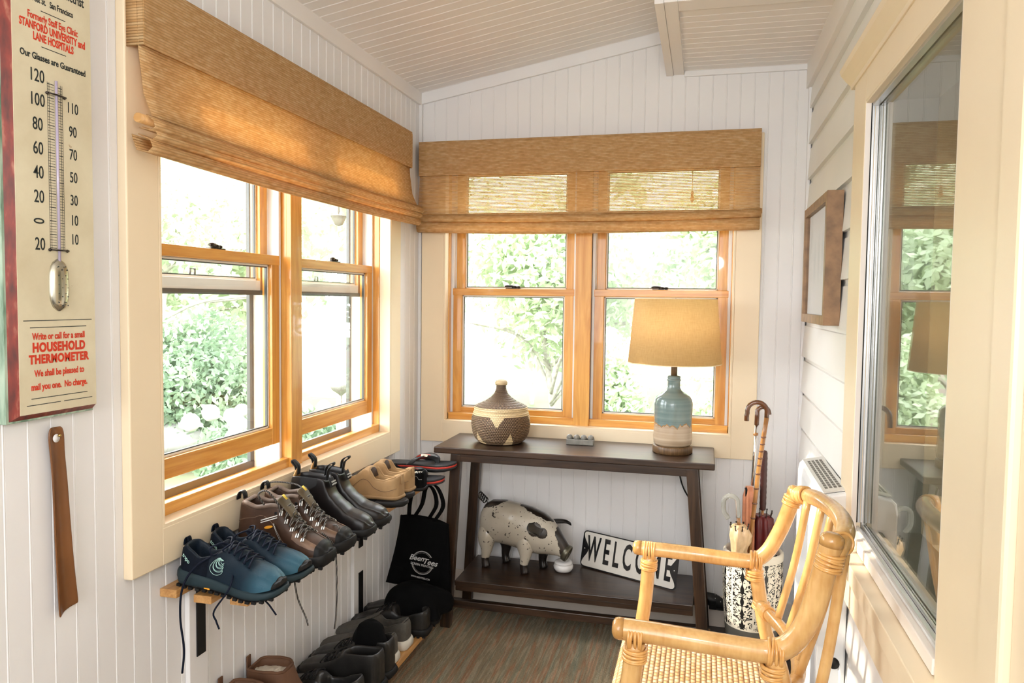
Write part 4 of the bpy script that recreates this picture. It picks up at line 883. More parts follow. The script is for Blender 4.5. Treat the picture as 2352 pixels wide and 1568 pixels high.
colr = tw.ramp(wn_.outputs[0], [(0, (.66, .38, .16)), (.5, (.84, .55, .29)), (1, (.92, .68, .42))])
tw.color(tw.mix(tw.math('SUBTRACT', 1.0, tw.math('MULTIPLY', hh, 1.3), True), colr, (.34, .14, .035))); tw.rough(.45)
tw.bump(tw.math('ADD', hh, tw.math('MULTIPLY', sh, .12)), 1.0, .004)
def rsec(x, y0, y1, z0, z1, r): return rrect(y0, y1, z0, z1, r, 6)
rows = []; X0s, X1s, Y0s, Y1s = 1.040, 1.425, -1.672, -1.082
for i in range(25):
    t = i/24; x = X0s+(X1s-X0s)*t; e2 = min(1, (t*24)/3.0, (24-i)/2.0); k = math.sqrt(max(0, 1-(1-e2)**2)); ins = (1-k)*.022
    yb = .010*math.sin(math.pi*t)
    rows.append([Vector((x, y, z))-CO for y, z in rrect(Y0s+ins-yb, Y1s-ins+yb, .352+ins, .428-ins*1.0, .026, 6)])
mb = MB(); mb.grid(rows, closeu=True); mb.add(rows[0], [tuple(range(len(rows[0])))]); mb.add(rows[-1], [tuple(range(len(rows[0])))]); mb.build('seat', tw.m, ch)
ct('stretcher', [(1.058, -1.10, .16), (1.054, -1.38, .16), (1.062, -1.65, .16)], .012); ct('stretcher', [(1.06, -1.10, .12), (1.28, -1.098, .13), (1.48, -1.098, .12)], .012); ct('stretcher', [(1.065, -1.652, .12), (1.28, -1.652, .13), (1.48, -1.652, .12)], .012)

# ------------------------------------------------------------------ thermometer board
th = empty('thermometer_board', 'antique painted wooden thermometer advertising board with red and black lettering on the left wall', 'thermometer', (0, -1.99, 1.5))
tt = NT('aged_cream_paint'); n1 = tt.noise(tt.mapping(), 8, 6, .6); n2 = tt.noise(tt.mapping(), 55, 4, .6)
tt.color(tt.mix(tt.math('GREATER_THAN', n2, .74), tt.ramp(n1, [(.3, (.60, .52, .35)), (.7, (.72, .65, .47))]), (.30, .16, .06))); tt.rough(.4)
tg3 = NT('aged_green_paint'); n2 = tg3.noise(tg3.mapping((30, 30, 6)), 2, 5); tg3.color(tg3.ramp(n2, [(.35, (.13, .22, .15)), (.55, (.38, .50, .38)), (.7, (.50, .58, .46))])); tg3.rough(.5)
tr3 = NT('worn_red_paint'); n2 = tr3.noise(tr3.mapping((30, 30, 8)), 2.5, 5); tr3.color(tr3.ramp(n2, [(.30, (.07, .008, .004)), (.58, (.22, .022, .010)), (.76, (.42, .18, .11))])); tr3.rough(.4)
def TBx(n, mt, x0, x1, y0, y1, z0, z1, bv=.001): return box(n, mt, x0, x1, y0+1.99, y1+1.99, z0-1.5, z1-1.5, th, bv)
ZB, ZT, YL_, YR_ = 1.098, 2.11, -2.096, -1.900
TBx('backing_board', tg3.m, .0035, .021, YL_-.006, YR_, ZB-.004, ZT)
mb = MB(); q = lambda y, z, x: Vector((x, y+1.99, z-1.5)); e1 = .014
outer = [(YL_, ZB), (YR_-.002, ZB), (YR_-.002, ZT-.005), (YL_, ZT-.005)]; inner = [(YL_+e1, ZB+.010), (YR_-.003, ZB+.010), (YR_-.003, ZT-.015), (YL_+e1, ZT-.015)]
mb.add([q(y, z, .0212) for y, z in outer]+[q(y, z, .0315) for y, z in inner], [(0, 1, 5, 4), (1, 2, 6, 5), (2, 3, 7, 6), (3, 0, 4, 7), (3, 2, 1, 0)]); mb.build('red_bevelled_edge', tr3.m, th)
TBx('face_board', tt.m, .0300, .0325, YL_+e1, YR_-.003, ZB+.010, ZT-.015, 0)
def TM(y, z): return basis((.0329, y+1.99, z-1.5), (0, 1, 0), (0, 0, 1), (1, 0, 0))
yc = -1.992
def tx(s, z, size, mt='ink', sx=1.0, y=yc, bold=0.0, space=1.0): return text('lettering', s, M[mt], TM(y, z), size, th, .0002, sx=sx, bold=bold, space=space)
tx('RDSON  Optometrist', 1.902, .026, sx=.62, bold=.0004); tx('Post St.   San Francisco', 1.870, .016, sx=.62, bold=.0003)
tx('Formerly Staff Eye Clinic', 1.838, .0185, 'redink', .62, bold=.0004); tx('STANFORD UNIVERSITY and', 1.820, .020, 'redink', .60, bold=.0006); tx('LANE HOSPITALS', 1.802, .020, 'redink', .60, bold=.0006)
tx('Our Glasses are Guaranteed', 1.766, .0165, sx=.78, bold=.0004)
nums = MB()
for v, z in ((120, 1.731), (100, 1.6875), (80, 1.643), (60, 1.599), (40, 1.555), (20, 1.510), (0, 1.466), (20, 1.4225)): text('numeral', str(v), M['ink'], TM(yc-.040, z) @ (Matrix.Rotation(math.pi/2, 4, 'Z') if v == 0 else Matrix.Identity(4)), .033, th, .0002, sx=.70, bold=.0002)
for v, z in ((110, 1.690), (90, 1.645), (70, 1.601), (50, 1.557), (30, 1.513), (10, 1.474), (10, 1.437)): text('numeral', str(v), M['ink'], TM(yc+.041, z), .029, th, .0002, sx=.66, bold=.0002)
mb = MB()
def ln(y0, y1, z, w=.0007): mb.box(.0326, .0328, y0+1.99, y1+1.99, z-w-1.5, z+w-1.5)
def vl(y, z0, z1): mb.box(.0326, .0328, y-.0004+1.99, y+.0004+1.99, z0-1.5, z1-1.5)
for y in (-.017, -.013, .013, .017): vl(yc+y, 1.416, 1.727)
for k in range(61):
    z = 1.418+k*.0051; ln(yc-.017, yc-.002, z, .00035 if k % 5 else .0007); ln(yc+.002, yc+.017, z-.0025, .00035 if k % 5 else .0007)
ln(yc-.028, yc+.028, 1.852); ln(yc-.028, yc+.028, 1.787); ln(yc-.080, yc+.080, 1.281); ln(yc-.066, yc+.066, 1.268); ln(yc-.066, yc+.066, 1.136); ln(yc-.076, yc+.0, 1.124); ln(yc+.008, yc+.078, 1.124)
mb.build("scale_lines", M["ink"], th)
MB().tube([(.0365, yc+1.99, 1.732-1.5), (.0365, yc+1.99, 1.38-1.5)], .0026, 10).build('glass_tube', plain('pale_violet_tube', (.42, .36, .48), .1, .1, coat=.5), th)
mb = MB()
for z in (1.7055, 1.414): mb.tube([(.039, yc-.020+1.99, z-1.5), (.041, yc+1.99, z-1.5), (.039, yc+.020+1.99, z-1.5)], .0016, 6); mb.ball((.035, yc-.020+1.99, z-1.5), .003, 6); mb.ball((.035, yc+.020+1.99, z-1.5), .003, 6)
mb.build('tube_clip', M['bronze'], th)
rows = []
for i in range(15):
    t = i/14; z = 1.398-.100*t; r = .021*math.sqrt(max(0.02, 1-(abs(2*t-1))**3.2)); rows.append([Vector((.0326+max(0, r*.62*math.sin(a)), yc+1.99+r*math.cos(a)*1.05, z-1.5)) for a in [math.pi*k/12 for k in range(13)]])
mb = MB(); mb.grid(rows); mb.build('bulb_guard', plain('tarnished_nickel', (.50, .47, .38), .22, .15, 10, metal=.9), th)
mb = MB()
for i in range(5):
    for s in (-.010, -.003, .005, .011): mb.ball((.0326+.021*.62*math.sqrt(max(0, 1-(s/.022)**2))-.0006, yc+s+1.99, 1.383-.017*i-(.006 if s in (-.003, .011) else 0)-1.5), .0012, 5)
mb.build('vent_holes', M['ink'], th)
tx('Write or call for a small', 1.251, .0175, 'redink', .72, bold=.0005); tx('HOUSEHOLD', 1.230, .0235, 'redink', .82, bold=.0012, space=1.1); tx('THERMOMETER', 1.208, .0225, 'redink', .82, bold=.0011, space=1.1)
tx('We shall be pleased to', 1.182, .0175, 'redink', .72, bold=.0005); tx('mail you one.  No charge.', 1.157, .0175, 'redink', .72, bold=.0005)

# ------------------------------------------------------------------ shoehorn
sh_ = empty('shoehorn', 'long brown leather covered shoehorn hanging on the left wall below the thermometer', 'shoehorn')
M['leather'] = plain('brown_leather', (.16, .058, .014), .38, .18, 9, coat=.15)
prof = [(1.072, -1.987, .011), (1.068, -1.987, .016), (1.055, -1.987, .019), (1.035, -1.986, .018), (1.010, -1.984, .017), (.97, -1.983, .0175), (.90, -1.980, .019), (.82, -1.976, .0205), (.75, -1.971, .0225), (.712, -1.968, .0235), (.704, -1.9675, .0232), (.700, -1.967, .0225)]
mb = MB(); rows = []
for z, y, hw in prof: rows.append([Vector((.010+(.006*(u*u))+(.003 if z < 1.0 else .0)*(u*u), y+hw*u, z+(.007*u if z < .72 else 0))) for u in (-1, -.75, -.5, -.25, 0, .25, .5, .75, 1)])
mb.grid(rows); o = mb.build('blade', M['leather'], sh_, solid=.004, sub=1)
HM = Matrix.Translation((.0142, -1.986, 1.050)) @ Matrix.Rotation(math.radians(90), 4, 'Y')
MB().lathe([(0, 0), (.0082, 0), (.0082, .0008), (0, .0008)], (0, 0, 0), 20, HM).build('hole', M['white'], sh_)
o = MB().lathe([(0, 0), (.0015, 0), (.0015, .016), (.0035, .017), (.0025, .020), (0, .0205)], (0, 0, 0), 12, Matrix.Translation((.0005, -1.982, 1.055)) @ Matrix.Rotation(math.radians(90), 4, 'Y')).build('brass_nail', plain('brass', (.6, .42, .14), .25, metal=.9)); put(o, 'small brass nail through the shoehorn hole', 'nail')

# ------------------------------------------------------------------ rug
tr4 = NT('striped_woven_rug'); sp = tr4.node('SeparateXYZ'); tr4.link(tr4.tc.outputs['Object'], sp.inputs[0])
n1 = tr4.noise(tr4.mapping((1, .045, 1)), 85, 4, .65); n2 = tr4.noise(tr4.mapping((1, .05, 1)), 42, 3); n3 = tr4.noise(tr4.mapping((1, .15, 1)), 150, 2)
base = tr4.ramp(n1, [(.33, (.16, .11, .065)), (.43, (.50, .38, .23)), (.50, (.28, .26, .17)), (.57, (.74, .60, .40)), (.67, (.46, .33, .21))])
acc = tr4.ramp(n2, [(.34, (.26, .32, .24)), (.46, (.46, .37, .24)), (.54, (.48, .34, .20)), (.60, (.62, .19, .07)), (.67, (.48, .40, .26))], 'LINEAR')
wv = tr4.math('SINE', tr4.math('MULTIPLY', sp.outputs[1], 2*math.pi/.0065)); wx = tr4.math('SINE', tr4.math('MULTIPLY', tr4.math('ADD', sp.outputs[0], tr4.math('MULTIPLY', tr4.math('FLOOR', tr4.math('MULTIPLY', sp.outputs[1], 1/.0065)), .0025)), 2*math.pi/.005))
h_ = tr4.math('ADD', tr4.math('MULTIPLY', wv, .5), tr4.math('MULTIPLY', wx, .5))
tr4.color(tr4.mix(tr4.math('MULTIPLY', tr4.math('SUBTRACT', .3, h_), .35, ) if False else tr4.math('MULTIPLY', tr4.math('SUBTRACT', .4, h_, True), .38), tr4.mix(.45, base, acc), (.03, .02, .012))); tr4.rough(.9)
tr4.bump(h_, .9, .003)
mb = MB(); mb.grid([[Vector((.200+1.09*j/40, -3.1+3.03*i/60, .0105+.0008*math.sin(i*2.3)*math.sin(j*1.7))) for j in range(41)] for i in range(61)]); mb.box(.200, 1.290, -3.1, -.07, .0005, .010)
o = mb.build('rug', tr4.m); put(o, 'brown flat woven rug with faint rust and green stripes', 'rug')
# ------------------------------------------------------------------ wall shoe racks
def rack(name, label, ys, ye, slats, rail, brs):
    e = empty(name, label, 'shoe rack', (0, (ys+ye)/2, 0)); yo = (ys+ye)/2
    for x0, x1, a, z0, z1 in slats: box('slat', M['shelfwoodY'], x0, x1, ys+a-yo, ye-yo, z0, z1, e, .0015)
    for y, z0, z1, zt, xa, w_ in brs:
        mb = MB(); mb.box(.0145, .018, y-yo-w_/2, y-yo+w_/2, z0, z1); mb.box(.0145, xa, y-yo-w_/2, y-yo+w_/2, zt-.0035, zt)
        mb.build('bracket', M['blackmetal'], e, .0008)
    return e
rack('shoe_rack', 'wall shelf of oiled wooden slats full of shoes below the left windows', -1.655, -.445, [(.0005, .046, -.030, .6185, .6385), (.070, .118, 0, .6005, .6195), (.160, .208, .012, .6005, .6195)], None,
     [(-1.555, .422, .600, .600, .20, .034), (-.625, .405, .600, .600, .20, .034)])
rack('shoe_rack', 'low wooden slat shelf near the floor holding dark shoes along the left wall', -1.46, -.47, [(.030, .078, 0, .1005, .1195), (.112, .160, 0, .1005, .1195), (.228, .276, 0, .1005, .1195)], None,
     [(-1.40, .0955, .270, .100, .235, .034), (-.625, .0955, .312, .100, .235, .034)])
for y in (-1.575, -.655):
    o = struct(box('trim_%d' % (40+(y > -1)), M['white'], .0005, .0142, y-.022, y+.050, .101, .60)); o['label'] = 'white painted mounting strip on the left wall behind the shoe racks'

# ------------------------------------------------------------------ shoes
def sample(tab, t): return lerp_tab(tab, t)
class Shoe:
    """local frame: x from heel to toe, y left, z up, origin under the heel; flip mirrors it"""
    def __init__(s, name, label, loc, rz, L, wt, ht, tt_, z0, op, group=None, flip=1, cat='shoe', spring=.012, pitch=0, roll=0):
        s.e = empty(name, label, cat, loc, (roll, pitch, rz), group); s.L = L; s.w = wt; s.h = ht; s.t = tt_; s.z0 = z0; s.op = op; s.fl = flip; s.sp = spring
    def lift(s, t): return s.sp*max(0, (t-.68)/.32)**2
    def cen(s, t): return s.fl*(.006*math.sin(math.pi*t)*1.2-.010*max(0, t-.6))      # slight inward bend of the last
    def pt(s, t, side, k, off=0):
        """side -1/1, k 0..1 up the wall"""
        w, h, wt = sample(s.w, t), sample(s.h, t), sample(s.t, t); a = k*math.pi/2; zb = s.z0+s.lift(t)
        y = wt+(w+off-wt)*math.cos(a)**.75 if k < 1 else wt; z = zb+(max(h, zb+.01)+off-zb)*math.sin(a)**.95
        return Vector((t*s.L, s.cen(t)+side*y, z))
    def rows(s, t0=0, t1=1, n=44, off=0, k0=0, full=True):
        R = []; o0, o1, depth = s.op
        for i in range(n+1):
            t = t0+(t1-t0)*i/n; row = [s.pt(t, -1, k0+(1-k0)*k/9, off) for k in range(10)]
            w, h, wt = sample(s.w, t), sample(s.h, t), sample(s.t, t); zb = s.z0+s.lift(t); h = max(h, zb+.01)+off; c = s.cen(t); x = t*s.L
            f = 0 if (depth is None or t < o0 or t > o1) else min(1, (t-o0)/.018, (o1-t)/.03)
            if f <= 0:
                for u in (-.8, -.5, -.2, .2, .5, .8): row.append(Vector((x, c+wt*u, h+min(.006, wt*.35)*(1-u*u))))
            else:
                zi = s.z0+.010
                q = [(-.84, h-.002), (-.74, (h+zi)/2), (-.60, zi+.004), (.60, zi+.004), (.74, (h+zi)/2), (.84, h-.002)]
                for (u, z), u0 in zip(q, (-.8, -.5, -.2, .2, .5, .8)):
                    za = h+min(.006, wt*.35)*(1-u0*u0); inner = max(wt, .012)*(1 if abs(u) > .8 else 1.12); row.append(Vector((x, c+(inner*u)*f+wt*u0*(1-f), z*f+za*(1-f))))
            row += [s.pt(t, 1, k0+(1-k0)*k/9, off) for k in range(9, -1, -1)]
            R.append(row)
        return R
    def upper(s, mat, name='upper', sub=1):
        mb = MB(); R = s.rows(); mb.grid(R); mb.add(R[0], [tuple(range(len(R[0])))]); mb.add(R[-1], [tuple(range(len(R[-1])))])
        return mb.build(name, mat, s.e, sub=sub, weld=True)
    def shell(s, name, mat, t0, t1, off=.0016, k0=0, n=10):
        mb = MB(); R = s.rows(t0, t1, n, off, k0)
        mb.grid(R)
        if t1 >= .999: mb.add(R[-1], [tuple(range(len(R[-1])))])
        return mb.build(name, mat, s.e, sub=1, weld=True)
    def sidepanel(s, name, mat, t0, t1, k0, k1, side, off=.0014, n=10):
        mb = MB(); mb.grid([[s.pt(t0+(t1-t0)*i/n, side, k0(t0+(t1-t0)*i/n)+(k1(t0+(t1-t0)*i/n)-k0(t0+(t1-t0)*i/n))*j/6, off) for j in range(7)] for i in range(n+1)]); return mb.build(name, mat, s.e)
    def sole(s, mat, h=None, name='sole', grow=.004, lug=0, z=0, zt=None):
        h = h or s.z0; n = 30; L_, R_ = [], []
        out = []
        for i in range(n+1):
            t = i/n; w = sample(s.w, t)+grow; x = -grow+(s.L+2*grow)*t; out.append((x, s.cen(t)-w, t))
        for i in range(n, -1, -1):
            t = i/n; w = sample(s.w, t)+grow; out.append((-grow+(s.L+2*grow)*t, s.cen(t)+w, t))
        mb = MB(); N = len(out); rows = []; q_ = min(1, h/.02)
        for f, g in ((0, -.0045*q_), (.12, -.0015), (.38, .0012*q_), (.72, .0012*q_), (.93, -.0008), (1, -.0030*q_)):
            row = []
            for x, y, t in out:
                cy = s.cen(t); hh = (zt(t)-z) if zt else h; d = abs(y-cy); sg = 1 if y > cy else -1
                xx = x+(g if t > .97 else -g if t < .03 else 0); row.append(Vector((xx, cy+sg*max(.001, d+g), z+hh*f+s.lift(t))))
            rows.append(row)
        mb.grid(rows, closeu=True); mb.add(rows[0], [tuple(range(N))[::-1]]); mb.add(rows[-1], [tuple(range(N))])
        if lug:
            for i in range(1, n, 2):
                t = i/n; w = sample(s.w, t)+grow
                for sd in (-1, 1): mb.box(s.L*t-.005, s.L*t+.005, s.cen(t)+sd*w-.007, s.cen(t)+sd*w*1.01, z+s.lift(t)-lug, z+s.lift(t)+.004)
        return mb.build(name, mat, s.e)
    def laces(s, mat, t0, t1, n, r=.0022, amp=.005, seed=0, k=.93, tail=None):
        rnd = random.Random(seed); mb = MB()
        for i in range(n):
            ta, tb2 = t0+(t1-t0)*i/n, t0+(t1-t0)*(i+1)/n
            for sd in (-1, 1):
                a = s.pt(ta, sd, k, .002); b = s.pt(tb2, -sd, k, .002); m_ = (a+b)/2; m_.z = max(a.z, b.z, sample(s.h, (ta+tb2)/2)+min(.006, sample(s.t, (ta+tb2)/2)*.35))+amp*rnd.uniform(.5, 1.2)
                mb.tube(smooth_path([a-Vector((0, 0, .003)), a+Vector((0, 0, .002)), m_, b+Vector((0, 0, .002)), b-Vector((0, 0, .003))], 5), r, 7)
        return mb.build('laces', mat, s.e)
    def world(s, p): 
        bpy.context.view_layer.update(); return s.e.matrix_world @ Vector(p)
W_run = [(0, .020), (.02, .029), (.06, .036), (.16, .039), (.35, .038), (.50, .043), (.68, .050), (.82, .050), (.90, .044), (.95, .036), (.98, .027), (1, .015)]
# low trail runners
H_run = [(0, .092), (.05, .100), (.10, .092), (.20, .076), (.33, .086), (.42, .102), (.50, .100), (.62, .084), (.74, .072), (.85, .065), (.93, .057), (.98, .045), (1, .036)]
T_run = [(0, .016), (.05, .024), (.12, .027), (.30, .028), (.44, .024), (.55, .022), (.70, .025), (.82, .028), (.93, .022), (1, .008)]
M['navy'] = plain('dark_navy_mesh', (.004, .007, .014), .7, .3, 60, bump=.5, bscale=900, spec=.12)
tt5 = NT('teal_blue_mesh'); sp = tt5.node('SeparateXYZ'); tt5.link(tt5.tc.outputs['Object'], sp.inputs[0]); dsh = tt5.noise(tt5.mapping((1, 1, 1)), 420, 1)
mxf = tt5.math('ADD', tt5.math('MULTIPLY', sp.outputs[0], 6.5), tt5.math('MULTIPLY', tt5.noise(tt5.mapping(), 14, 2), .4)); c_b = tt5.ramp(mxf, [(.95, (.016, .030, .048)), (1.0, (.05, .12, .17))])
mrf = tt5.node('MapRange'); mrf.inputs[1].default_value = .75; mrf.inputs[2].default_value = 1.9; tt5.link(mxf, mrf.inputs[0])
tt5.color(tt5.ramp(mrf.outputs[0], [(0, (.005, .011, .020)), (.55, (.006, .019, .034)), (1, (.040, .125, .18))])); tt5.rough(.5); tt5.bump(dsh, .4, .001); tt5.b.inputs['Specular IOR Level'].default_value = .22
M['teal'] = tt5.m; M['soleteal'] = plain('grey_green_midsole', (.018, .034, .042), .6, .1, spec=.25); M['mint'] = plain('mint_print', (.45, .72, .66), .5); M['lacenavy'] = plain('navy_lace', (.003, .006, .017), .7, .2, 50, spec=.2)
M['orange'] = plain('orange_tag', (.85, .38, .03), .5)
def runner(label, loc, rz, fl):
    s = Shoe('trail_running_shoe', label, loc, rz, .262, W_run, H_run, T_run, .026, (.05, .37, 1), 'blue trail running shoes', fl, spring=.018, pitch=.10)
    s.upper(M['teal']); s.sole(M['soleteal'], .026, 'midsole', .0045, z=.007, zt=lambda t: .044-.030*t+.016*max(0, t-.5)); s.sole(M['blackrubber'], .0065, 'outsole', .001, .0022, z=.003)
    s.shell('toe_cap', M['blackrubber'], .955, 1.0, .0018, 0)
    s.sidepanel('heel_panel', M['navy'], .0, .30, lambda t: 0, lambda t: .75, -1); s.sidepanel('heel_panel', M['navy'], .0, .30, lambda t: 0, lambda t: .75, 1)
    s.laces(M['lacenavy'], .42, .70, 5, .0024, .008, 3)
    # tongue
    mb = MB(); mb.grid([[Vector((s.L*(.36+.10*i/6), s.cen(.4)+(.019-.003*abs(i-3)/3)*u, .112-.019*(i/6)**1.0+.004*(1-u*u)+.0*i)) for u in (-1, -.5, 0, .5, 1)] for i in range(7)]); mb.build('tongue', M['navy'], s.e, solid=.005, sub=1)
    # pull loop at heel and bow
    mb = MB(); mb.grid([[Vector((-.001+.006*math.cos(a), u*.007, .092+.017*math.sin(a))) for u in (-1, 0, 1)] for a in [math.pi*k/8-.2 for k in range(10)]]); mb.build('heel_loop', M['navy'], s.e, solid=.002)
    b0 = s.pt(.42, -1, 1); c = Vector((.42*s.L, s.cen(.4), .106))
    for q in (smooth_path([c, c+Vector((-.010, -.020, .010)), c+Vector((-.030, -.036, -.002)), c+Vector((-.020, -.034, -.018)), c], 6), smooth_path([c, c+Vector((-.008, .018, .012)), c+Vector((-.028, .030, .002)), c+Vector((-.010, .032, -.012)), c], 6)): MB().tube(q, .0022, 7).build('lace_bow', M['lacenavy'], s.e)
    # crescents on the outer side
    mb = MB(); sd = -1
    def S(u, v):   # u along (m), v up (m) about the logo centre
        t = .40+u/s.L; k = .36+v*10.5; return s.pt(t, sd, min(.98, max(.02, k)), .0022)
    for R_, cx, cy, a0, a1 in ((.0195, 0, 0, 75, 330), (.0145, .0032, .003, 70, 335), (.0100, .0062, .0055, 65, 340), (.006, .0092, .008, 60, 345)):
        o_ = [S(cx+R_*math.cos(math.radians(a)), cy+R_*math.sin(math.radians(a))) for a in range(a0, a1, 8)]
        i_ = [S(cx+.0035+R_*.80*math.cos(math.radians(a)), cy+.0022+R_*.80*math.sin(math.radians(a))) for a in range(a0, a1, 8)]
        mb.tube(o_+i_[::-1], .00055, 5, closed=True)
    mb.build('crescent_emblem', M['mint'], s.e)
    h_ = s.pt(.085, -1, .42, .0028); text('heel_lettering', 'topo', M['mint'], basis(h_, (.82, -.25, -.5), (.42, -.12, .86), (-.25, -.95, .1)), .015, s.e, .0003, bold=.0002)
    box('orange_tag', M['orange'], .075, .090, s.cen(.3)-.0405, s.cen(.3)-.038, .006, .010, s.e, 0)
    return s
Lr = M['lacenavy']
rA = runner('nearest blue trail running shoe, mint crescent on its side, at the near rack end', (.027, -1.628, .6405), .02, 1)
rB = runner('second blue trail running shoe, between its pair and the brown hiking boots', (.026, -1.520, .6405), .05, -1)
def dangle(label, pts, mat, r=.0020):
    o = MB().tube(smooth_path(pts, 6), r, 7).build('hanging_lace', mat); return o
def dang(s, name, pts, mat, r=.0022):
    inv = s.e.matrix_world.inverted() if False else None
    bpy.context.view_layer.update(); inv = s.e.matrix_world.inverted()
    return MB().tube(smooth_path([inv @ Vector(p) for p in pts], 6), r, 7).build('hanging_lace', mat, s.e)
dang(rA, '', [(0.127, -1.632, .72), (0.097, -1.680, .70), (0.069, -1.692, .65), (0.063, -1.694, .58), (0.067, -1.687, .50), (0.059, -1.684, .44)], Lr, .0026)
dang(rA, '', [(0.167, -1.632, .70), (0.187, -1.680, .66), (0.147, -1.684, .600), (0.149, -1.680, .575), (0.155, -1.677, .555)], Lr)
dang(rB, '', [(0.160, -1.535, .69), (0.205, -1.565, .64), (0.212, -1.580, .600), (0.228, -1.580, .580), (0.248, -1.585, .562)], Lr)
# brown hiking boots
H_hik = [(0, .138), (.03, .150), (.08, .148), (.20, .140), (.36, .150), (.43, .149), (.50, .124), (.60, .098), (.72, .078), (.84, .068), (.93, .060), (.98, .046), (1, .036)]
T_hik = [(0, .017), (.04, .027), (.12, .032), (.30, .033), (.43, .028), (.52, .025), (.65, .025), (.78, .029), (.90, .028), (1, .010)]
W_hik = [(0, .020), (.02, .028), (.06, .035), (.16, .038), (.35, .037), (.50, .042), (.68, .049), (.82, .049), (.92, .042), (.97, .031), (1, .016)]
M['hide'] = plain('brown_waxed_leather', (.052, .025, .014), .5, .28, 22, bump=.3, bscale=160, spec=.3); M['hidelight'] = plain('worn_tan_leather', (.13, .073, .043), .45, .2, 30, bump=.3); M['collar'] = plain('padded_collar', (.12, .078, .055), .6, .15, 60, bump=.4)
tlc = NT('black_white_cord'); wv = tlc.node('TexWave'); wv.inputs['Scale'].default_value = 75; wv.inputs['Distortion'].default_value = 1; tlc.link(tlc.tc.outputs['Object'], wv.inputs[0]); tlc.color(tlc.ramp(wv.outputs[1], [(.55, (.014, .011, .010)), (.78, (.10, .085, .07)), (.93, (.22, .20, .18))])); tlc.rough(.6)
M['cord2'] = tlc.m; M['reflect'] = plain('silver_reflective_web', (.72, .72, .70), .3); M['yellow'] = plain('yellow_tag', (.72, .52, .05), .5); M['drab'] = plain('olive_tongue', (.085, .062, .032), .6, .2, 40)
def hiker(label, loc, rz, fl):
    s = Shoe('hiking_boot', label, loc, rz, .262, W_hik, H_hik, T_hik, .028, (.055, .42, 1), 'brown hiking boots', fl, cat='boot', pitch=.09)
    s.upper(M['hide']); s.sole(M['blackrubber'], .028, 'sole', .005, .005, z=.005, zt=lambda t: .031+.008*max(0, t-.75)*4)
    s.shell('toe_cap', M['blackrubber'], .885, 1.0, .0022, 0); s.sidepanel('vamp_panel', M['hidelight'], .62, .88, lambda t: .45, lambda t: .99, -1, .0016); s.sidepanel('vamp_panel', M['hidelight'], .62, .88, lambda t: .45, lambda t: .99, 1, .0016)
    # padded collar roll
    rim = [s.pt(t, -1, 1) for t in [.43-.02*k for k in range(19)]]+[s.pt(.055, 1, 1)]+[s.pt(t, 1, 1) for t in [.07+.02*k for k in range(19)]]
    MB().tube(rim, .0062, 10).build('padded_collar', M['collar'], s.e)
    mb = MB(); mb.grid([[Vector((s.L*(.395+.17*i/8), s.cen(.4)+(.029-.0015*i)*u, .163-.046*(i/8)**1.1+.007*(1-u*u))) for u in (-1, -.6, 0, .6, 1)] for i in range(9)]); mb.build('tongue', M['drab'], s.e, solid=.006, sub=1)
    for sd in (-1, 1):
        for t, k in ((.465, .93), (.53, .9), (.60, .88), (.67, .86), (.735, .86)):
            a = s.pt(t, sd, k, .0036); b = s.pt(t+.006, sd, k-.20, .0040); mb = MB(); mb.bar(a, b, .0085, .0018, (0, sd, .3)); mb.build('eyelet_webbing', M['reflect'], s.e); mb = MB(); mb.bar(a+(b-a)*-.02+Vector((0, sd*.0007, .0004)), b+Vector((0, sd*.0007, .0004)), .0022, .0020, (0, sd, .3)); mb.build('eyelet_stripe', M['blackrubber'], s.e)
    mb = MB()
    for o_ in (-.0030, .0030): a = s.pt(.27, -1, .44, .003); b = s.pt(.44, -1, .58, .003); mb.bar(a+Vector((0, 0, o_)), b+Vector((0, 0, o_)), .0014, .0022, (0, 0, 1))
    mb.build('reflective_stripe', M['reflect'], s.e)
    p = [s.pt(.355, -1, .34, .0026)+Vector((.012*math.cos(a), 0, .0038*math.sin(a)+.0035*math.cos(a))) for a in [2*math.pi*k/16 for k in range(16)]]
    mb = MB(); mb.add(p, [tuple(range(16))]); mb.build('side_badge', M['orange'], s.e, solid=.0008)
    mb = MB(); c = Vector((s.L*.415, s.cen(.4)-.008, .1735)); mb.grid([[c+Vector((.013*i, .010*j, -.0105*i+.001)) for j in (0, 1)] for i in (0, 1)]); mb.build('tongue_tag', M['yellow'], s.e, solid=.0012)
    s.laces(M['cord2'], .46, .74, 5, .0028, .008, 5, .9)
    mb = MB(); mb.grid([[Vector((-.007+.010*math.cos(a), u*.009, .150+.018*math.sin(a))) for u in (-1, 0, 1)] for a in [math.pi*k/8*1.1 for k in range(9)]]); mb.build('heel_loop', M['blackrubber'], s.e, solid=.003)
    mb = MB()
    for u in (-.004, .004): mb.tube([Vector((-.0075+.0118*math.cos(a), u, .150+.0198*math.sin(a))) for a in [math.pi*(.45+.5*k/8) for k in range(9)]], .0011, 5)
    mb.build('loop_stripe', M['reflect'], s.e)
    for pts in ([s.pt(t, -1, .40+.9*(t-.05)*(1 if t < .25 else .0)+(.18 if t >= .25 else 0)-(.5*(t-.25) if t > .25 else 0), .001) for t in [.02+.03*k for k in range(10)]],
                [s.pt(.30+.05*k, -1, .55-.45*math.sin(min(1, k/9)*1.5), .001) for k in range(13)]): MB().tube(smooth_path(pts, 3), .0008, 5).build('stitched_seam', M['hidelight'], s.e)
    box('ankle_hook', M['blackmetal'], s.L*.40, s.L*.43, s.pt(.41, -1, .8).y-.003, s.pt(.41, -1, .8).y+.002, .128, .136, s.e, .001)
    return s
hA = hiker('nearer brown leather hiking boot with an orange badge and silver eyelets on the rack', (.032, -1.408, .6400), .05, 1)
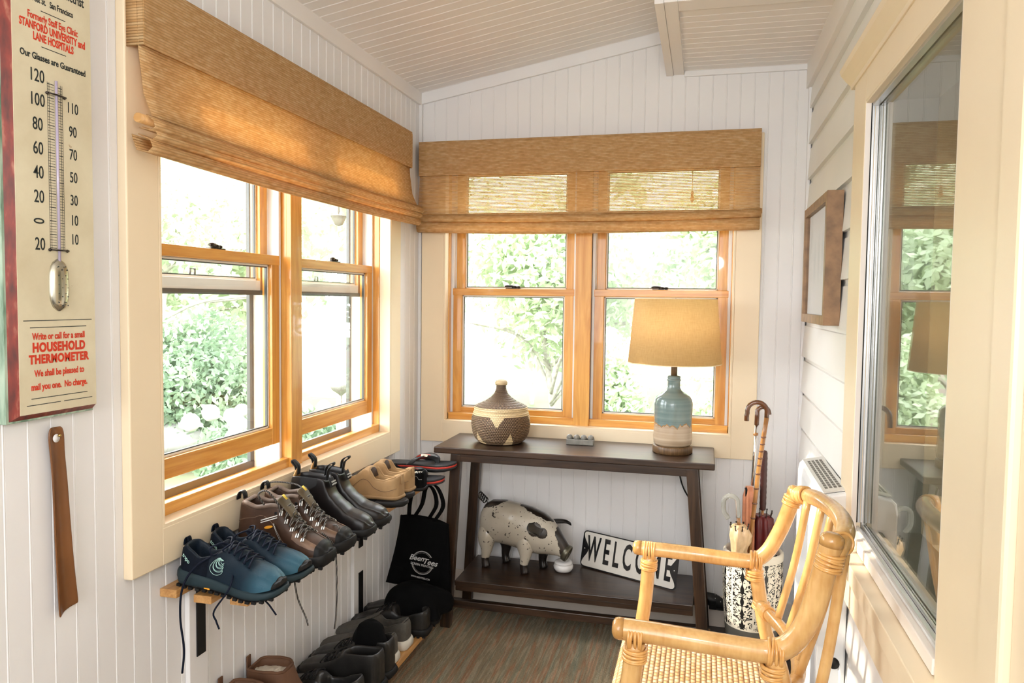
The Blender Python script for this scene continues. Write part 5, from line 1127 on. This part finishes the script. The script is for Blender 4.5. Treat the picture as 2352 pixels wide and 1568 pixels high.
hB = hiker('second brown leather hiking boot, against the dark ankle boots', (.032, -1.296, .6400), .07, -1)
dang(hA, '', [(0.150, -1.435, .735), (0.178, -1.460, .712), (0.215, -1.475, .66), (0.235, -1.480, .610), (0.243, -1.475, .56), (0.262, -1.470, .512), (0.272, -1.475, .492)], M['cord2'], .0023)
dang(hA, '', [(0.235, -1.335, .69), (0.268, -1.325, .655), (0.282, -1.340, .612), (0.286, -1.345, .55), (0.284, -1.345, .47), (0.279, -1.345, .43)], M['cord2'], .0023)
dang(hA, '', [(0.125, -1.440, .785), (0.118, -1.455, .815), (0.140, -1.450, .825), (0.162, -1.435, .79), (0.168, -1.430, .765)], M['cord2'], .0026)
dang(hB, '', [(0.230, -1.285, .69), (0.262, -1.295, .70), (0.272, -1.305, .672), (0.268, -1.312, .64)], M['cord2'], .0023)
dang(hB, '', [(0.012, -1.290, .785), (0.050, -1.275, .802), (0.100, -1.250, .795), (0.130, -1.250, .785)], M['cord2'], .0023)
# dark chelsea boots
H_ch = [(0, .135), (.02, .158), (.10, .163), (.22, .163), (.36, .163), (.405, .160), (.44, .135), (.50, .112), (.60, .092), (.72, .073), (.84, .066), (.93, .058), (.98, .044), (1, .034)]
T_ch = [(0, .016), (.03, .027), (.12, .034), (.25, .035), (.38, .031), (.44, .029), (.52, .028), (.65, .029), (.80, .032), (.90, .028), (1, .010)]
W_ch = [(0, .018), (.02, .027), (.06, .033), (.16, .036), (.35, .035), (.50, .038), (.68, .045), (.82, .045), (.92, .038), (.97, .028), (1, .014)]
M['oxblood'] = plain('dark_oiled_leather', (.0055, .0036, .0036), .38, .25, 14, spec=.42); M['elastic'] = plain('black_elastic', (.006, .006, .007), .8, .2, 50); M['tanlining'] = plain('tan_lining', (.52, .28, .10), .6, .1)
def chelsea(label, loc, rz, fl):
    s = Shoe('chelsea_boot', label, loc, rz, .268, W_ch, H_ch, T_ch, .026, (.04, .395, 1), 'dark ankle boots', fl, cat='boot', pitch=.09)
    s.upper(M['oxblood']); s.sole(M['blackrubber'], .026, 'sole', .004, .005, z=.005, zt=lambda t: .030)
    for sd in (-1, 1): s.sidepanel('elastic_gusset', M['elastic'], .14, .33, lambda t: .48+abs(t-.235)*1.6, lambda t: 1.0, sd, .001)
    for x0, z0, dx in ((.009, .156, -1), (.108, .166, 1)):
        pts = [Vector((x0, 0, z0-.018)), Vector((x0, 0, z0+.008)), Vector((x0+dx*.004, 0, z0+.026)), Vector((x0+dx*.016, 0, z0+.038)), Vector((x0+dx*.014, 0, z0+.044)), Vector((x0-dx*.004, 0, z0+.030)), Vector((x0-dx*.006, 0, z0+.004))]
        P = smooth_path(pts, 4); mb = MB(); mb.grid([[p+Vector((0, u*.009, 0)) for u in (-1, 0, 1)] for p in P]); mb.build('pull_tab', M['blackrubber'], s.e, solid=.0025)
    mb = MB(); mb.grid([[Vector((.010+.004*(1-u*u)*0, u*.020, .150+.028*v*(1-.6*u*u))) for u in (-1, -.6, -.2, .2, .6, 1)] for v in (0, .5, 1)]); mb.build('lining', M['tanlining'], s.e, solid=.003)
    mb = MB(); mb.grid([[Vector((.118+.003*(1-u*u)+.012*(1-v), u*(.018-.004*v), .140+.026*v)) for u in (-1, -.5, 0, .5, 1)] for v in (0, .5, 1)]); mb.build('front_patch', M['elastic'], s.e, solid=.0015)
    M_ = basis((.129, .0, .155), (0, 1, 0), (-.45, 0, .9), (.9, 0, .45)); text('patch_lettering', 'TASMANIA', plain('silver_thread', (.6, .6, .58), .5) if 'st' not in M else M['st'], M_, .0062, s.e, .0002, bold=.0001); M['st'] = bpy.data.materials['silver_thread']
    text('patch_lettering', 'AUSTRALIA', M['st'], M_ @ Matrix.Translation((0, -.0075, .0)), .0062, s.e, .0002, bold=.0001)
    return s
chelsea('nearer dark ankle boot with pull loops, toe over the shelf edge', (.030, -1.150, .6400), .05, 1)
chelsea('farther dark ankle boot with pull loops, beside the tan slippers', (.030, -1.048, .6400), .05, -1)
# tan moccasin slippers, heels out, on black flats
H_sl = [(0, .066), (.03, .078), (.10, .074), (.22, .064), (.36, .066), (.46, .096), (.54, .100), (.62, .088), (.74, .064), (.86, .054), (.94, .046), (1, .030)]
T_sl = [(0, .014), (.04, .024), (.14, .030), (.34, .031), (.46, .028), (.56, .026), (.70, .026), (.84, .024), (.93, .016), (1, .006)]
W_sl = [(0, .020), (.02, .029), (.06, .036), (.16, .040), (.35, .040), (.50, .044), (.68, .048), (.82, .046), (.92, .036), (.97, .026), (1, .013)]
M['suede'] = plain('tan_suede', (.36, .225, .105), .85, .12, 25, bump=.4, bscale=300); M['fleece'] = plain('cream_fleece', (.68, .60, .48), .95, .12, 60, bump=1.0, bscale=130); M['suededk'] = plain('dark_suede_lining', (.055, .030, .018), .8)
def fleece(s, t0, t1, z, wf, mat='fleece', seed=0, h=.012, name='fleece_lining'):
    rnd = random.Random(seed); rows = []; n, m_ = 26, 14
    for i in range(n+1):
        t = t0+(t1-t0)*i/n; w = sample(s.t, t)*wf; rows.append([Vector((s.L*t, s.cen(t)+w*(2*j/m_-1), z(t)+h*rnd.random()*(1-abs(2*j/m_-1)**3))) for j in range(m_+1)])
    mb = MB(); mb.grid(rows); return mb.build(name, M[mat], s.e, sub=1)
def slipper(label, loc, rz, fl):
    s = Shoe('moccasin_slipper', label, loc, rz, .232, W_sl, H_sl, T_sl, .012, (.045, .47, 1), 'tan moccasin slippers', fl, cat='slipper', spring=.006, pitch=0)
    s.upper(M['suede']); s.sole(M['suede'], .012, 'sole', .002); fleece(s, .05, .45, lambda t: .046, 1.05, seed=3)
    mb = MB(); mb.grid([[Vector((s.L*(.44+.03*v), s.cen(.45)+u*.030, .068+.034*v*(1-.7*u*u))) for u in (-1, -.6, -.2, .2, .6, 1)] for v in (0, .5, 1)]); mb.build('tongue_lining', M['suededk'], s.e, solid=.003)
    rim = [s.pt(t, -1, 1) for t in [.46-.02*k for k in range(21)]]+[s.pt(t, 1, 1) for t in [.06+.02*k for k in range(21)]]; MB().tube(rim, .0035, 8).build('rim_binding', M['suede'], s.e)
    for sd in (-1, 1): MB().tube(smooth_path([s.pt(t, sd, .30-.12*math.sin(t*9), .001) for t in [.02+.06*k for k in range(17)]], 2), .0007, 5).build('stitched_seam', M['hidelight'], s.e)
    box('heel_tab', M['suede'], -.004, .003, -.006, .006, .050, .086, s.e, .002)
    return s
slipper('nearer tan suede moccasin slipper with cream fleece, stacked on a black flat', (.236, -.765, .6405), math.pi-.10, 1)
slipper('farther tan suede moccasin slipper with cream fleece, next to the black slipper', (.232, -.652, .6405), math.pi-.04, -1)
H_fl = [(0, .014), (1, .014)]; 
def flat(label, loc, rz, L=.27, grp='black flat sandals'):
    s = Shoe('flat_sandal', label, loc, rz, L, W_sl, H_sl, T_sl, .018, (.05, .4, 1), grp, 1, cat='sandal', spring=.004); s.sole(M['blackrubber'], .0185, 'sole', .001)
    mb = MB(); mb.grid([[Vector((L*(.50+.10*i/4), math.cos(a)*.044, .0187+.0010*abs(math.sin(a)))) for a in [math.pi*k/10 for k in range(11)]] for i in range(5)]); mb.build('strap', M['black'], s.e, solid=.001); return s
flat('black flat sandal under the nearer tan slipper', (.000, -.790, .6200), .04, .262); flat('black flat sandal under the farther tan slipper', (.0, -.682, .6200), .02, .245)
# black knitted slipper with white stitching
M['whitethread'] = plain('white_stitching', (.62, .62, .60), .6)
def stitched(label, loc, rz, fl):
    s = Shoe('stitched_slipper', label, loc, rz, .25, W_sl, [(0, .060), (.04, .072), (.2, .066), (.36, .064), (.5, .085), (.65, .074), (.85, .055), (1, .032)], T_sl, .012, (.045, .47, 1), 'black stitched slippers', fl, cat='slipper', spring=.005)
    s.upper(M['black']); s.sole(M['blackrubber'], .012, 'sole', .002); fleece(s, .05, .45, lambda t: .056, 1.05, seed=9)
    mb = MB(); P = [s.pt(.03+.013*k, 1, .34+.20*(1 if 6 < k < 15 else (k-3)/3 if 3 < k <= 6 else (18-k)/3 if 15 <= k < 18 else 0)*1, .0012) for k in range(26)]
    for a, b in zip(P, P[1:]): mb.tube([a+(b-a)*.1, a+(b-a)*.65], .0007, 5)
    for k in range(7):
        a = s.pt(.04+.03*k, 1, .80, .0012); mb.tube([a+Vector((-.003, 0, -.003)), a+Vector((.003, 0, .003))], .0006, 5); mb.tube([a+Vector((.003, 0, -.003)), a+Vector((-.003, 0, .003))], .0006, 5)
    mb.build('white_stitching', M['whitethread'], s.e); return s
stitched('black slipper with white dashed stitching and white fleece, beside the tan slippers', (.242, -.545, .6205), math.pi+.10, 1)
# flip flops on the far end
M['redfoam'] = plain('red_foam', (.50, .035, .020), .6, .08); M['blackfoam'] = plain('charcoal_foam', (.022, .022, .024), .7, .2, 60); M['greystrap'] = plain('grey_black_strap', (.035, .037, .040), .4, .2, 50); M['cream_patch'] = plain('cream_patch', (.62, .52, .38), .5)
def flip(label, loc, rz, patch):
    s = Shoe('flip_flop', label, loc, rz, .28, [(0, .018), (.03, .028), (.1, .034), (.3, .034), (.5, .040), (.75, .047), (.9, .040), (.97, .026), (1, .012)], H_fl, H_fl, .02, (0, 0, None), 'black and red flip flops', 1, cat='flip flop', spring=.010)
    s.sole(M['blackfoam'], .007, 'outsole', 0); s.sole(M['redfoam'], .007, 'red_layer', 0, z=.0071); s.sole(M['blackfoam'], .008, 'footbed', 0, z=.0142)
    for sd in (-1, 1):
        P = smooth_path([(.205, 0, .020), (.198, sd*.006, .042), (.165, sd*.024, .054), (.125, sd*.038, .046), (.100, sd*.041, .022)], 5); mb = MB()
        mb.grid([[p+Vector((u*.016*min(1, i/10+.35), 0, u*.004-abs(u)*.002)) for u in (-1, -.4, .4, 1)] for i, p in enumerate(P)]); mb.build('strap', M['greystrap'], s.e, solid=.004)
        mb = MB(); mb.grid([[p+Vector((u*.010*min(1, i/10+.35), -sd*.0035, -.003)) for u in (-1, 0, 1)] for i, p in enumerate(P[4:18])]); mb.build('strap_lining', M['redfoam'], s.e, solid=.001)
    if patch:
        P0 = Vector((.158, -.029, .0565)); mb = MB(); Mx = basis(P0, (.93, -.20, .02), (.1, .6, .78), (0, -.75, .6)); mb.prism(rrect(-.015, .015, -.0045, .0045, .001, 2), lambda a, b: Mx @ Vector((a, b, 0)), lambda a, b: Mx @ Vector((a, b, .0012)), 0); mb.build('brand_patch', M['cream_patch'], s.e); text('patch_lettering', 'STRONA', M['hide'], Mx @ Matrix.Translation((0, 0, .0013)), .006, s.e, .0001, bold=.0001)
    return s
flip('black flip flop with red stripe and cream patch, topmost at the far rack end', (.030, -.405, .664), .06, True)
flip('lower black and red flip flop lying under the topmost one at the far end', (.005, -.470, .6205), .03, False)
sb = flip('black and red flip flop behind the topmost one', (.002, -.345, .645), .02, False)

# ------------------------------------------------------------------ shoes on the low shelf
M['greyknit'] = plain('grey_brown_knit', (.075, .068, .058), .8, .15, 80, bump=.6, bscale=500); M['whitefoam'] = plain('white_foam_sole', (.66, .63, .56), .5, .05)
H_kn = [(0, .082), (.04, .094), (.14, .086), (.26, .072), (.38, .070), (.47, .088), (.56, .084), (.70, .066), (.84, .056), (.94, .046), (1, .030)]
def sneaker(label, loc, rz, fl):
    s = Shoe('knit_sneaker', label, loc, rz, .275, W_run, H_kn, T_sl, .022, (.045, .45, 1), 'grey knit sneakers', fl, cat='shoe', spring=.008)
    s.upper(M['greyknit']); s.sole(M['whitefoam'], .022, 'sole', .004, z=0, zt=lambda t: .034-.012*t)
    rim = [s.pt(t, -1, 1) for t in [.46-.02*k for k in range(21)]]+[s.pt(t, 1, 1) for t in [.06+.02*k for k in range(21)]]; MB().tube(rim, .0032, 8).build('collar', M['greyknit'], s.e)
    mb = MB(); mb.grid([[Vector((s.L*(.40+.12*i/5), s.cen(.45)+.022*u, .108-.018*(i/5)+.004*(1-u*u))) for u in (-1, -.5, 0, .5, 1)] for i in range(6)]); mb.build('tongue', M['greyknit'], s.e, solid=.004, sub=1)
    return s
sneaker('nearer grey knit sneaker with white sole, heel towards the room on the low shelf', (.270, -.895, .1205), math.pi-.03, 1)
sneaker('farther grey knit sneaker with white sole, against the black clogs', (.270, -.775, .1205), math.pi-.03, -1)
M['blackleather'] = plain('scuffed_black_leather', (.012, .011, .010), .38, .4, 30, bump=.3)
H_bt = [(0, .10), (.03, .125), (.2, .122), (.38, .120), (.46, .105), (.56, .090), (.70, .076), (.85, .066), (.94, .055), (1, .035)]
def blackshoe(name, label, loc, rz, fl, grp, H=H_bt, L=.285):
    s = Shoe(name, label, loc, rz, L, W_hik, H, T_hik, .024, (.05, .42, 1), grp, fl, cat='shoe'); s.upper(M['blackleather']); s.sole(M['blackrubber'], .024, 'sole', .005, z=.004, lug=.004, zt=lambda t: .03); s.laces(M['blackrubber'], .48, .68, 4, .002, .005, 2); return s
blackshoe('black_walking_shoe', 'nearer scuffed black lace-up shoe on the low shelf, toe to the wall', (.300, -1.070, .1205), math.pi-.04, 1, 'black lace-up shoes')
blackshoe('black_walking_shoe', 'farther scuffed black lace-up shoe, beside the grey sneakers', (.298, -.985+.0, .1205), math.pi-.04, -1, 'black lace-up shoes')
blackshoe('black_clog', 'black shoe at the far end of the low shelf under the tote bag', (.300, -.555, .1205), math.pi+.05, 1, 'black shoes under the tote', H_kn)
blackshoe('black_clog', 'black shoe between the tote bag and the grey sneakers', (.300, -.660, .1205), math.pi+.03, -1, 'black shoes under the tote', H_kn)
# soft black bundle at the far end and the black boot shaft in front
def heap(name, label, cat, loc, rad, seed, mat, n=22):
    rnd = random.Random(seed); ph = [(rnd.uniform(0, 6), rnd.randint(2, 5), rnd.uniform(.04, .10)) for _ in range(5)]
    rows = []
    for i in range(n+1):
        v = math.pi*.5*i/n; row = []
        for j in range(32):
            a = 2*math.pi*j/32; k = 1+sum(am*math.sin(f*a+p+v*2) for p, f, am in ph); row.append(Vector((rad[0]*max(.002, math.cos(v))**.55*math.cos(a)*(1+(k-1)*math.cos(v)), rad[1]*max(.002, math.cos(v))**.55*math.sin(a)*(1+(k-1)*math.cos(v)), rad[2]*math.sin(v)*(1+.12*math.sin(3*a+2*v)*math.cos(v)))))
        rows.append(row)
    mb = MB(); mb.grid(rows, closeu=True); mb.add(rows[0], [tuple(range(32))]); mb.add(rows[-1], [tuple(range(32))]); o = mb.build(name, mat, sub=1); o.location = loc; return put(o, label, cat)
# pair of fleece-lined brown boots at the near end
M['brownboot'] = plain('brown_suede_boot', (.115, .050, .022), .75, .15, 25, bump=.3)
H_ug = [(0, .15), (.02, .172), (.10, .174), (.30, .174), (.395, .170), (.44, .135), (.52, .105), (.66, .082), (.82, .070), (.93, .058), (1, .034)]
T_ug = [(0, .018), (.03, .032), (.10, .043), (.22, .047), (.34, .042), (.395, .026), (.46, .022), (.6, .020), (.8, .020), (1, .006)]
W_ug = [(0, .020), (.02, .034), (.06, .044), (.16, .050), (.30, .050), (.50, .046), (.68, .050), (.82, .049), (.92, .040), (.97, .028), (1, .014)]
def lined(label, loc, rz, fl):
    s = Shoe('fleece_lined_boot', label, loc, rz, .29, W_ug, H_ug, T_ug, .020, (.035, .385, 1), 'brown fleece lined boots', fl, cat='boot'); s.upper(M['brownboot']); s.sole(M['blackrubber'], .020, 'sole', .003, z=0)
    fleece(s, .045, .375, lambda t: .150, .98, seed=5, h=.010)
    rim = [s.pt(t, -1, 1) for t in [.39-.02*k for k in range(18)]]+[s.pt(t, 1, 1) for t in [.05+.02*k for k in range(18)]]; MB().tube(rim, .0042, 8, closed=True).build('collar_binding', M['brownboot'], s.e)
    box('heel_tab', M['brownboot'], -.007, -.002, -.010, .010, .14, .196, s.e, .002); return s
lined('brown boot with its cream fleece lining in full view at the bottom edge', (.012, -1.335, .1205), .05, 1)
lined('brown fleece lined boot nearest the camera, cut off by the bottom edge', (.012, -1.465, .1205), .05, -1)
s = blackshoe('black_walking_shoe', 'black shoe between the brown lined boots and the lace-up shoes, cut off below', (.285, -1.185, .1205), math.pi-.04, 1, 'black lace-up shoes', H_kn)
heap('knitted_hat', 'black knitted bundle lying in the opening of the black lace-up shoes', 'hat', (.215, -.975, .205), (.060, .050, .085), 4, M['black'])
heap('cloth_bundle', 'black cloth bundle heaped at the far end of the low shelf below the tote bag', 'bundle', (.215, -.565, .150), (.130, .080, .115), 5, M['black'])

# ------------------------------------------------------------------ tote bag
tt_b = empty('tote_bag', 'black cotton tote bag with white round logo hanging from the shoe shelf end', 'tote bag', (.17, -.415, .45))
def F_(u, v, side):  # u 0..1 across, v 0..1 down
    xl = -.082-.060*v**1.3; xr = .118+.012*v; x = xl+(xr-xl)*u; b = .016*math.sin(math.pi*u)*(1.1-.4*v)+.004*math.sin(u*9+v*4)
    z = .025-.020*u*(1-v)-.275*v-.035*v*u+(.010*math.sin(math.pi*u) if v < .05 else 0)
    return Vector((x, side*b-.004*side, z))
for nm, sd in (('front_panel', -1), ('back_panel', 1)):
    mb = MB(); mb.grid([[F_(j/24, i/24, sd) for j in range(25)] for i in range(25)]); mb.build(nm, M['black'], tt_b, solid=.0015)
for sd, y_, us, top in ((-1, -.008, (.30, .72), (.045, .062)), (1, .010, (.16, .58), (-.012, .028))):
    a = F_(us[0], .02, sd); b = F_(us[1], .02, sd); zt = .152
    P = smooth_path([a, Vector((top[0]-.030, y_-.012, .08)), Vector((top[0]-.016, -.012+y_, zt-.01)), Vector((top[0]+.010, -.012+y_, zt+.010)), Vector((top[1]+.022, -.012+y_, zt-.01)), Vector((top[1]+.040, y_-.012, .08)), b], 6)
    mb = MB(); mb.grid([[p+Vector((u*.0085, 0, 0)) for u in (-1, 1)] for p in P]); mb.build('handle', M['black'], tt_b, solid=.002)
BM = basis((.020, -.0260, -.150), (1, 0, -.13), (.13, 0, 1), (0, -1, 0)); M['print'] = plain('white_screen_print', (.55, .55, .54), .7)
mb = MB()
for r, a0, a1, w_ in ((.046, 38, 160, .0010), (.0435, 38, 160, .0006), (.046, 195, 345, .0010), (.043, 195, 345, .0006)):
    mb.tube([BM @ Vector((r*math.cos(math.radians(a))*.95, r*math.sin(math.radians(a)), .0005)) for a in range(a0, a1+1, 6)], w_, 4)
for a in list(range(44, 156, 9))+list(range(200, 342, 9)): mb.tube([BM @ Vector((.038*math.cos(math.radians(a+d)), .039*math.sin(math.radians(a+d)), .0005)) for d in (0, 5)], .0005, 4)
mb.build('logo_ring', M['print'], tt_b)
text('logo_lettering', 'Been', M['print'], BM @ Matrix.Translation((-.026, .014, .0008)) @ Matrix.Rotation(.05, 4, 'Z'), .030, tt_b, .0002, shear=.35, bold=.0004); text('logo_lettering', 'Tees', M['print'], BM @ Matrix.Translation((.030, .008, .0008)), .031, tt_b, .0002, shear=.35, bold=.0005)
text('logo_lettering', 'SCREEN PRINTING', M['print'], BM @ Matrix.Translation((.0, -.010, .0008)), .0125, tt_b, .0002, sx=.8, space=1.15, bold=.0002); text('logo_lettering', 'WWW.BEENTEES.COM', M['print'], BM @ Matrix.Translation((.0, -.060, .0008)), .0095, tt_b, .0002, sx=.8, bold=.0002)
